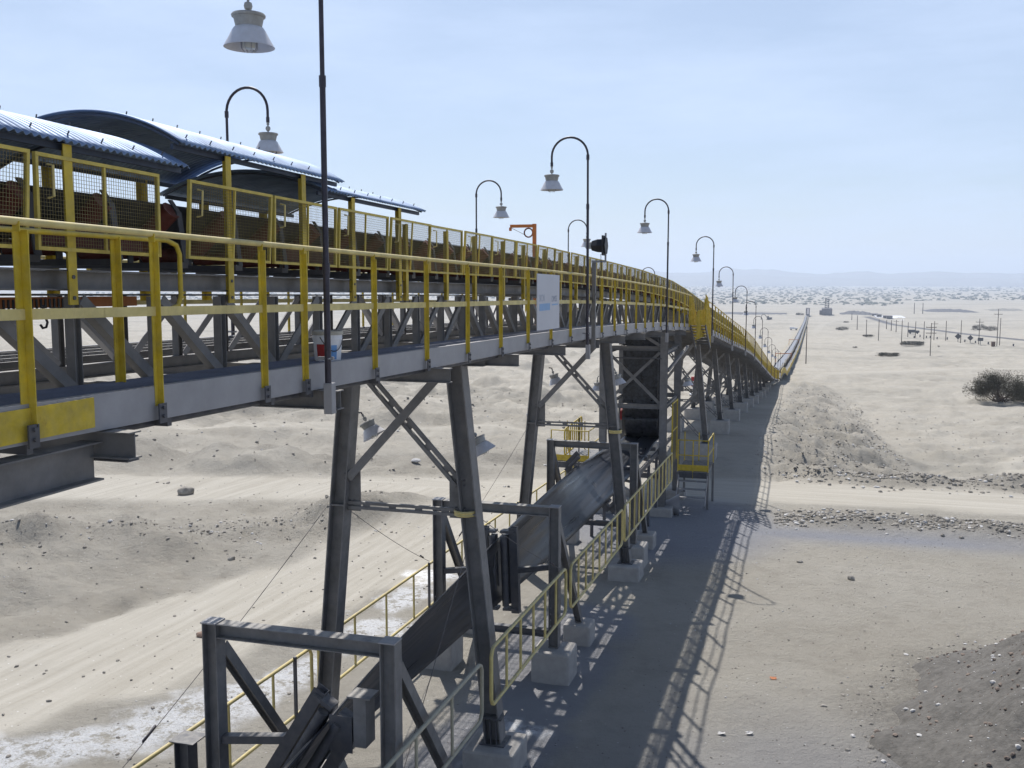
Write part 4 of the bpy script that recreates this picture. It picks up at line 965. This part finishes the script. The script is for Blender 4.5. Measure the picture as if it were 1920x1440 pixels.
# ------------------------------------------------------------------ utility poles
def upole(px, yb, yt, lab, arm=0, ins=True, lean=0):
    p, z = ground_at(px, yb); H = (yb-yt)*z/FPX*1.005; r = max(.13, .0035*H+.10)
    r = max(r, z*.0004)
    t = thing('utility_pole', lab, 'utility pole', p, 'utility poles across the plain')
    MB().tube([(0, 0, -.4), (lean*H*.02, 0, H)], [r, r*.7], 8).obj('pole', WOOD, t, smooth=True)
    for k in range(arm):
        a = MB().beam((-1.5*(1 if arm == 1 else 1), 0, H*(.86-.17*k)), (1.5, 0, H*(.86-.17*k)), .16, .18); a.obj('crossarm', WOOD, t)
    if arm:
        a = MB()
        for q in (-1.35, 0, 1.35): a.tube([(q, 0, H*.86+.08), (q, 0, H*.86+.35)], .06, 6)
        a.obj('insulator', ENAMG, t)
    bake_local(t); return p
poles = [(1511, 682, 613, 'lone utility pole beside the ground conveyor', 0), (1744, 667, 606, 'utility pole with two crossarms left of the signs', 2),
 (1690, 648, 600, 'plain utility pole beside a flat dark shrub patch', 0), (1647, 638, 600, 'plain utility pole left of the tall ones in mid plain', 0), (1624, 632, 600, 'plain utility pole above a small dark patch', 0), (1607, 618, 592, 'small distant utility pole nearest the far plant', 0),
 (1869, 649, 580, 'tallest double utility pole at the right beside the highway', 1), (1874, 648, 597, 'shorter pole of the pair at the right', 0), (1835, 645, 598, 'utility pole beside the dark rectangular sign', 1),
 (1801, 643, 601, 'utility pole beside the diamond warning sign', 0), (1773, 639, 602, 'utility pole between the crossarm pole and diamond sign', 0), (1751, 638, 603, 'highway utility pole just right of the crossarm pole', 1),
 (1732, 636, 603, 'highway utility pole left of the crossarm pole', 0), (1716, 633, 604, 'highway utility pole beside the passing truck', 0), (1702, 632, 605, 'highway utility pole left of the passing truck', 0),
 (1680, 623, 600, 'small highway pole farther along the line', 1), (1671, 620, 600, 'smaller highway pole next in line', 0), (1662, 617, 600, 'smallest highway pole near the white lot', 0),
 (1714, 588, 568, 'far power pole on the ridge, left of two', 0), (1730, 588, 568, 'far power pole on the ridge, right of two', 0), (1597, 600, 588, 'tiny pole right of the far stockpile', 0)]
for px, yb, yt, lab, arm in poles: upole(px, yb, yt, lab, arm)

# ------------------------------------------------------------------ road signs, small things on the plain
def dsign(px, yb, yt, lab, kind='diamond'):
    p, z = ground_at(px, yb); H = (yb-yt)*z/FPX; t = thing('road_sign', lab, 'road sign', p)
    s = H*.21
    MB().tube([(0, 0, -.2), (0, 0, H*.6)], z*.0003, 6).obj('post', STEELD, t)
    if kind == 'diamond': MB().quadbox((0, 0, H*.72), (s, 0, s), (0, .05, 0), (-s, 0, s)).obj('plate', STEELD, t)
    elif kind == 'rect': MB().box(-s*1.9, s*1.9, -.05, .05, H*.5, H).obj('plate', STEELD, t)
    else: MB().box(-s*1.7, s*1.7, -.6, .6, 0, H).obj('plate', mat('rusty_sheet', (.16, .10, .075), .8), t)
    bake_local(t)
dsign(1796, 641, 627, 'dark diamond warning sign seen from behind, left one'); dsign(1819, 643, 630, 'dark diamond warning sign seen from behind, right one')
dsign(1838, 646, 634, 'dark rectangular road sign on two posts', 'rect'); dsign(1862, 650, 641, 'rust coloured roadside box near the tall pole', 'box')
mk = [(1714, 634), (1725, 632), (1737, 634), (1744, 634), (1757, 636), (1776, 637), (1809, 641), (1829, 643), (1853, 645), (1900, 649)]
for i, (px, yb) in enumerate(mk):
    p, z = ground_at(px, yb); o = MB().box(-.25, .25, -.2, .2, -.1, z*.0022).obj('marker_post', STEELD); o.location = p
    tag(o, f'small dark marker post beside the highway, {ORD[i]} from the left', 'marker post', 'marker posts beside the highway')
# vehicles
def truck(px, py, lab, col, L=6.5, Hh=2.6, name='truck', cat='truck'):
    p, z = ground_at(px, py); t = thing(name, lab, cat, p)
    MB().box(-L/2, L*.12, -1.1, 1.1, .7, Hh).obj('cargo_box', col, t, bevel=.08)
    MB().box(L*.15, L/2, -1.05, 1.05, .6, Hh*.82).obj('cab', col, t, bevel=.2)
    MB().box(L*.36, L*.505, -.9, .9, Hh*.45, Hh*.72).obj('windscreen', BLACK, t)
    for x in (-L*.32, L*.32):
        for y in (-1, 1): MB().tube([(x, y*1.12, .45), (x, y*.85, .45)], .45, 14).obj('wheel', BLACK, t)
    bake_local(t)
truck(1713, 626, 'dark truck driving along the highway across the plain', STEELD, 6, 2.4)
truck(1488, 619, 'small white pickup parked on the bare ground left of the conveyor', WHITE, 5.2, 2.0, 'pickup', 'pickup')
p, z = ground_at(1442, 600)
t = thing('excavator', 'distant dark excavator with a bent boom left of the conveyor', 'excavator', p)
MB().box(-2.2, 2.2, -1.5, -.9, 0, .9).box(-2.2, 2.2, .9, 1.5, 0, .9).obj('track', BLACK, t, bevel=.2); MB().box(-1.8, 2.6, -1.3, 1.3, 1.0, 2.3).obj('body', STEELD, t, bevel=.2)
MB().box(-1.6, -.2, -1.2, 0, 2.3, 3.4).obj('cab', STEELD, t, bevel=.1)
MB().beam((-1.5, .5, 1.8), (-4.2, .5, 5.2), .5, .6, (0, 1, 0)).beam((-4.2, .5, 5.2), (-6.4, .5, 4.0), .45, .5, (0, 1, 0)).obj('boom', STEELD, t); MB().beam((-6.4, .5, 4.2), (-6.7, .5, 1.2), .4, .4, (0, 1, 0)).obj('stick', STEELD, t)
MB().box(-7.2, -6.2, 0, 1, .2, 1.2).obj('bucket', BLACK, t, bevel=.2); bake_local(t); t.scale = (1.15, 1.15, 1.15)
# far plant
def far_thing(name, lab, cat, px, py, builder, group=None):
    p, z = ground_at(px, py); t = thing(name, lab, cat, p, group); builder(t, z/FPX); bake_local(t); return t
HZ = mat('haze_lightened_plant_steel', (.19, .18, .19), .8, var=.3, vscale=.2)  # grey lightened to imitate haze over the distant plant
def plant(t, u):
    MB().box(-9*u, 9*u, -20, 20, 0, 12*u).obj('building', HZ, t); MB().box(-13*u, -9*u, -10, 10, 0, 8*u).obj('annex', HZ, t)
    m = MB()
    for x in (-1.6, 1.6):
        for y in (-3, 3): m.beam((x*u*2, y, 12*u), (x*u*2, y, 30*u), .8, .8, (0, 1, 0))
    for k in range(5): m.beam((-3.2*u, -3, (13+k*4)*u), (3.2*u, -3, (13+k*4)*u), .7, .7); m.beam((-3.2*u, -3, (13+k*4)*u), (3.2*u, -3, (16.5+k*4)*u), .5, .5)
    m.obj('mast', HZ, t)
far_thing('plant_building', 'distant dark plant building with a lattice tower', 'building', 1550, 590, plant)
def head(t, u): MB().box(-4*u, 3*u, -10, 10, 0, 14*u).obj('house', HZ, t); MB().beam((0, -10, 12*u), (0, -60, 5*u), 3*u, 2*u).obj('gallery', HZ, t)
far_thing('transfer_house', 'distant grey transfer house where the conveyor ends', 'building', 1515, 592, head)
def heap(name, lab, px, py, wpx, hpx, m, seed, cat='stockpile', dl=60):
    p, z = ground_at(px, py); u = z/FPX; P = []
    for i in range(13):
        row = []
        for j in range(33):
            v = i/12*2-1; w = j/32*2-1; hh = max(0, 1-v*v)*max(0, 1-abs(w)**2.6)
            hh *= .8+.5*float(vnoise(np.array([j*.5]), np.array([i*.6]), seed)[0])
            row.append((w*wpx*u, v*dl, hh*hpx*u-.6))
        P.append(row)
    o = MB().grid(P).obj(name, m, smooth=False); o.location = p; tag(o, lab, cat); return o
DKM = mat('dark_ore', (.10, .10, .11), .9, var=.3, vscale=.1)
heap('stockpile', 'long dark stockpile right of the far plant', 1606, 589, 31, 8, DKM, 3)
heap('stockpile', 'low dark pile on the plain towards the right ridge', 1780, 583, 45, 5, DKM, 5)
heap('stockpile', 'flat grey heap left of the far plant beyond the lamp posts', 1380, 588, 90, 3, DKM, 6)
heap('stockpile', 'pale grey ridge of waste at the right edge of the plain', 1890, 582, 30, 5, mat('grey_waste', (.22, .21, .19), .9, var=.2, vscale=.1), 8)
heap('salt_flat', 'bright white patch of salt between the stockpile and highway', 1672, 595, 26, 1.5, WHITE, 9, 'salt heap', 70)
for i, (px, py, w, h) in enumerate(((1640, 592, 5, 5), (1648, 594, 4, 6), (1660, 596, 4, 5), (1667, 597, 5, 6))):
    far_thing('shed', ['distant dark shed, leftmost before the salt patch', 'distant dark shed, second before the salt patch', 'distant dark shed, third before the salt patch', 'distant dark shed, rightmost before the salt patch'][i], 'shed', px, py,
              lambda t, u: (MB().box(-w*u, w*u, -8, 8, 0, h*u*.7).obj('wall', HZ, t), MB().quadbox((0, 0, h*u*.75), (w*u*1.1, 0, 0), (0, 9, 0), (0, 0, h*u*.06)).obj('roof', HZ, t)))

# ------------------------------------------------------------------ bushes
LEAF = mat('dry_bush_foliage', (.085, .078, .055), .9, var=.45, vscale=1.2); TWIG = mat('bush_wood', (.10, .07, .05), .9, var=.3)
def bush(p, w, h, lab, n=2600, ls=.16, seed=1, cat='bush'):
    rg = random.Random(seed); t = thing('bush', lab, cat, p)
    f = MB(); cl = []
    for k in range(46):
        a = rg.uniform(0, 2*pi); rr = sqrt(rg.random())*.86; e = rg.random()
        top = sqrt(max(0, 1-rr*rr)); cl.append((rr*cos(a)*w/2, rr*sin(a)*w/2*.8, (.04+.86*top*rg.random()**.7)*h, rg.uniform(.12, .2)*w))
    for k in range(n):
        cx, cy, cz, cr = cl[k % len(cl)]
        d = Vector((rg.gauss(0, 1), rg.gauss(0, 1), rg.gauss(0, .55))).normalized()*cr*rg.random()**.4
        c = Vector((cx, cy, cz))+d; c.z = max(.05, min(c.z, h*1.02))
        o_ = Vector((c.x/(w/2), c.y/(w/2), .25+.4*rg.random())).normalized(); s1 = ls*rg.uniform(.9, 2.4); s2 = ls*rg.uniform(.10, .3)
        side = o_.cross(Vector((rg.gauss(0, 1), rg.gauss(0, 1), rg.gauss(0, 1)))).normalized()
        i = len(f.v); f.v += [c-side*s2, c+side*s2, c+o_*s1+side*s2*.3, c+o_*s1-side*s2*.3-Vector((0, 0, s1*.2))]; f.f.append((i, i+1, i+2, i+3))
    f.obj('foliage', LEAF, t)
    b = MB()
    for k in range(34):
        cx, cy, cz, cr = cl[k % len(cl)]; b.tube([(0+rg.uniform(-.1, .1)*w, rg.uniform(-.1, .1)*w, -.1), (cx*.5, cy*.5, cz*.45), (cx, cy, cz)], [.05*h/3, .03*h/3, .012*h/3], 5)
    b.obj('branches', TWIG, t); bake_local(t); return t
p, z = ground_at(1872, 752); bush(p, 112*z/FPX, 58*z/FPX, 'large dark rounded bush on the sand at the right edge', 30000, .085, 3)
for i, (px, py, w, h, lab) in enumerate(((1836, 619, 25, 11, 'dark bush by the highway, left one of a touching pair'), (1857, 620, 24, 8, 'dark bush by the highway, right one of a touching pair'), (1579, 619, 22, 6, 'small flat dark bush right of the ground conveyor'), (1712, 647, 44, 5, 'low spreading dark shrub beside the mid plain pole'),
    (1667, 668, 40, 5, 'low spreading dark shrub just above the dirt track'), (1628, 631, 20, 3, 'tiny dark shrub at the foot of a pole'), (1603, 652, 9, 2.5, 'tiny dark shrub alone on the plain'), (1586, 605, 10, 2.5, 'tiny dark shrub farther out beyond the flat bush'), (1760, 651, 5, 3, 'tiny dark shrub right of the crossarm pole'), (1500, 591, 16, 5, 'hazy green bush beside the far conveyor end'))):
    p, z = ground_at(px, py); u = z/FPX; bush(p, w*u, h*u, lab, 2200, .025*w*u, 10+i)
# far scrub that reads as one mass
def scrub():
    b = MB(); rg = random.Random(5); n = 0; V = []; F = []
    while n < 5200:
        d = 1900*(4.3**rg.random()); a = radians(rg.uniform(-16, 42)); x = -d*sin(a)*1.0; y = d*cos(a)
        if vnoise(np.array([x/420]), np.array([y/700]), 3)[0] < -.2: continue
        r = rg.uniform(2, 6)*(d/2600)**.5; hh = r*rg.uniform(.35, .7); z0 = hgt(x, y); i = len(b.v); m_ = 7
        for k in range(m_): q = 2*pi*k/m_; b.v.append(Vector((x+r*cos(q)*rg.uniform(.7, 1.5), y+r*sin(q)*rg.uniform(.7, 1.3), z0-.5)))
        for k in range(m_): q = 2*pi*k/m_; b.v.append(Vector((x+.75*r*cos(q)*rg.uniform(.6, 1.2), y+.75*r*sin(q)*rg.uniform(.6, 1.2), z0+hh*rg.uniform(.5, .9))))
        b.v.append(Vector((x, y, z0+hh)))
        for k in range(m_): k2 = (k+1) % m_; b.f += [(i+k, i+k2, i+m_+k2, i+m_+k), (i+m_+k, i+m_+k2, i+2*m_)]
        n += 1
    o = b.obj('scrub', mat('far_scrub_foliage', (.13, .14, .115), .95, var=.3, vscale=.02)); tag(o, 'belt of dark scrub dotting the far plain', 'scrub', kind='stuff')
scrub()

# ------------------------------------------------------------------ stones
def rock_geo(b, c, r, rg, sub=1):
    i = len(b.v); ph = (1+sqrt(5))/2
    vs = [(-1, ph, 0), (1, ph, 0), (-1, -ph, 0), (1, -ph, 0), (0, -1, ph), (0, 1, ph), (0, -1, -ph), (0, 1, -ph), (ph, 0, -1), (ph, 0, 1), (-ph, 0, -1), (-ph, 0, 1)]
    sx, sy, sz = rg.uniform(.7, 1.4), rg.uniform(.7, 1.3), rg.uniform(.45, .85); a = rg.uniform(0, 6.28); ca, sa = cos(a), sin(a)
    for v in vs:
        k = r/1.9*rg.uniform(.75, 1.2); x, y, z = v[0]*k*sx, v[1]*k*sy, v[2]*k*sz; b.v.append(Vector((c[0]+x*ca-y*sa, c[1]+x*sa+y*ca, c[2]+z)))
    for t in ((0, 11, 5), (0, 5, 1), (0, 1, 7), (0, 7, 10), (0, 10, 11), (1, 5, 9), (5, 11, 4), (11, 10, 2), (10, 7, 6), (7, 1, 8), (3, 9, 4), (3, 4, 2), (3, 2, 6), (3, 6, 8), (3, 8, 9), (4, 9, 5), (2, 4, 11), (6, 2, 10), (8, 6, 7), (9, 8, 1)): b.f.append(tuple(i+q for q in t))
rg = random.Random(11)
STONE = mat('grey_stone', (.29, .27, .24), .9, var=.4, vscale=2.5); STONEL = mat('pale_stone', (.55, .54, .53), .85, var=.15, vscale=6)
pts = []
for k in range(3400): x = rg.uniform(-1.0, 24); pts.append((x, 35.7+.3*sin(x*.3)+rg.gauss(0, .55)-(.5 if x < 0 else 0), .03+.06*rg.random()**2))
for k in range(1500): x = rg.uniform(-.5, 24); pts.append((x, 46+rg.gauss(0, 1.2), .03+.09*rg.random()**2))
for k in range(6500): y = 45+95*rg.random()**1.5; w_ = rg.random()**.7; pts.append((-2.5+w_*8.5, y, .02+.07*rg.random()**3))
for k in range(1700):
    i = rg.randrange(len(RIDGE)-1); q = rg.random(); x = RIDGE[i][0]*(1-q)+RIDGE[i+1][0]*q; y = RIDGE[i][1]*(1-q)+RIDGE[i+1][1]*q; pts.append((x+rg.gauss(0, 1.1), y+rg.gauss(0, 1.2), .012+.05*rg.random()**5))
for k in range(3600): pts.append((rg.uniform(-3, 9), rg.uniform(9, 34), .006+.022*rg.random()**5))
for k in range(900): a_ = rg.uniform(0, 6.28); q_ = 4.5+abs(rg.gauss(0, .5)); pts.append((5.9+q_*cos(a_), 17.6+1.25*q_*sin(a_), .01+.04*rg.random()**3))
for k in range(1600): pts.append((rg.uniform(-26, -7), rg.uniform(8, 34), .01+.04*rg.random()**4))
for k in range(1500): pts.append((rg.uniform(4, 40), rg.uniform(48, 120), .03+.09*rg.random()**4))
for k in range(2500): pts.append((rg.uniform(-55, -11), rg.uniform(34, 90), .02+.09*rg.random()**4))
X = np.array([p[0] for p in pts]); Yv = np.array([p[1] for p in pts]); Zv = height(X, Yv); b = MB(); bl_ = MB()
for (x, y, r), z in zip(pts, Zv): rock_geo(bl_ if rg.random() < .16 else b, (x, y, z+r*.2), r, rg)
o = b.obj('loose_stones', STONE); tag(o, 'loose grey stones scattered over the sand and berms', 'stones', kind='stuff')
o = bl_.obj('pale_chips', STONEL); tag(o, 'small pale stone chips scattered over the ground', 'stones', kind='stuff')
for px, py, r, lab, m in ((378, 1194, .13, 'single brown stone on the sand left of the near frame', mat('brown_stone', (.26, .18, .14), .9)), (348, 927, .3, 'largest boulder on top of the left spoil ridge', STONE), (780, 868, .26, 'pale boulder between the nearest trestle legs', STONEL), (435, 1050, .12, 'small dark stone on the edge of the graded road', STONE), (1500, 1055, .09, 'small dark stone in the middle of the bare yard', STONE), (1596, 1087, .13, 'flat dark stone on the bare yard at right', STONE)):
    p, z = ground_at(px, py); b = MB(); rock_geo(b, (0, 0, r*.3), r, rg); o = b.obj('rock', m, bevel=r*.15); o.location = p; tag(o, lab, 'rock')
for px, py, r, nm, lab, m in ((1450, 1274, .09, 'plastic_scrap', 'small torn orange plastic scrap lying in the bare yard', ORNG), (1352, 1377, .08, 'paper_scrap', 'flat white paper scrap near the bottom of the yard, left one', STONEL), (1405, 1378, .09, 'paper_scrap', 'flat white paper scrap near the bottom of the yard, right one', STONEL)):
    p, z = ground_at(px, py); b = MB(); b.grid([[((i-1.5)*r*.45+rg.uniform(-.3, .3)*r, (j-1)*r*.5+rg.uniform(-.2, .2)*r, .012+rg.random()*.03) for i in range(4)] for j in range(3)]); o = b.obj(nm, m, solid=.002); o.location = p; tag(o, lab, 'litter')
# gravel pile in the lower right corner
def pile():
    cx, cy, R = 5.9, 17.6, 4.55; P = []
    for i in range(60):
        row = []; rr = R*1.25*i/59
        for j in range(140):
            a = 2*pi*j/139; x = cx+rr*cos(a)*1.0; y = cy+rr*sin(a)*1.25
            nn = float(fbm(np.array([x]), np.array([y]), 1.3, 5, 77)[0]); k = rr/R+.16*nn
            hh = 3.0*max(0, 1-k)**1.1 if k > .2 else 3.0*.782
            fade = max(0, min(1, (1.06-k)/.12)); row.append((x, y, hgt(x, y)-.12*(1-fade)-(.3 if i == 59 else 0)+hh+nn*.10*fade))
        P.append(row)
    t = MB().grid(P); m = mat('grey_brown_gravel', (.118, .112, .104), .95, var=.3, vscale=7, bump=1.0, bscale=17)
    o = t.obj('gravel_pile', m, smooth=True); tag(o, 'grey brown gravel pile in the lower right corner', 'gravel pile')
    b = MB(); c = MB()
    for k in range(7000):
        i = rg.randrange(4, 50); j = rg.randrange(139); p = P[i][j]; q = P[i+1][j+1]; w = rg.random(); r = .007+.05*rg.random()**8
        rock_geo(b if rg.random() < .8 else c, (p[0]*(1-w)+q[0]*w, p[1]*(1-w)+q[1]*w, p[2]*(1-w)+q[2]*w+r*.2), r, rg)
    o = b.obj('pile_stones', mat('brown_grey_stone', (.20, .16, .135), .9, var=.4, vscale=3)); tag(o, 'small brown stones lying over the gravel pile', 'stones', kind='stuff')
    o = c.obj('pile_chips', STONEL); tag(o, 'small white chips lying over the gravel pile', 'stones', kind='stuff')
pile()
# red hose cabinet behind the far trestles and a pale funnel under the tower stair
p, z = ground_at(1299, 741); t = thing('hose_cabinet', 'red cabinet on a post with a white base behind the far trestles', 'cabinet', p); u = z/FPX
MB().tube([(0, 0, 0), (0, 0, 32*u)], .06, 8).obj('post', WHITE, t); MB().box(-3.6*u, 3.2*u, -.2, .2, 16*u, 34*u).obj('cabinet', RED, t, bevel=.03); MB().box(-3.6*u, 3.2*u, -.22, -.205, 24*u, 26*u).obj('door_strip', WHITE, t); MB().box(-6*u, 6*u, -.4, .4, 0, .12).obj('base', WHITE, t, bevel=.03); bake_local(t)
p, z = ground_at(1240, 962); b = MB().lathe([(.05, -.9), (.07, -.2), (.16, .2), (.42, .62), (.40, .62), (.14, .2)], 20, (0, 0, .30), Matrix.Rotation(radians(90), 3, 'Y')); o = b.obj('metal_funnel', STEELP, smooth=True); o.location = p; o.rotation_euler = (0, 0, .1); tag(o, 'pale metal funnel lying on the ground below the tower stair', 'funnel')

# ------------------------------------------------------------------ haze
HAZE = 1.7e-4
hb = MB().box(-9500, 9500, -600, 11400, -100, 175); ho = hb.obj('haze', bpy.data.materials.new('haze'))
hmn = ho.data.materials[0]; hmn.use_nodes = True; nn = hmn.node_tree.nodes; nn.remove(nn['Principled BSDF'])
pv = nn.new('ShaderNodeVolumePrincipled'); pv.inputs['Color'].default_value = (.72, .83, 1.0, 1); pv.inputs['Density'].default_value = HAZE; pv.inputs['Anisotropy'].default_value = .2
hmn.node_tree.links.new(pv.outputs[0], nn['Material Output'].inputs['Volume'])
tag(ho, 'thin pale blue haze over the plain', 'haze', kind='stuff');
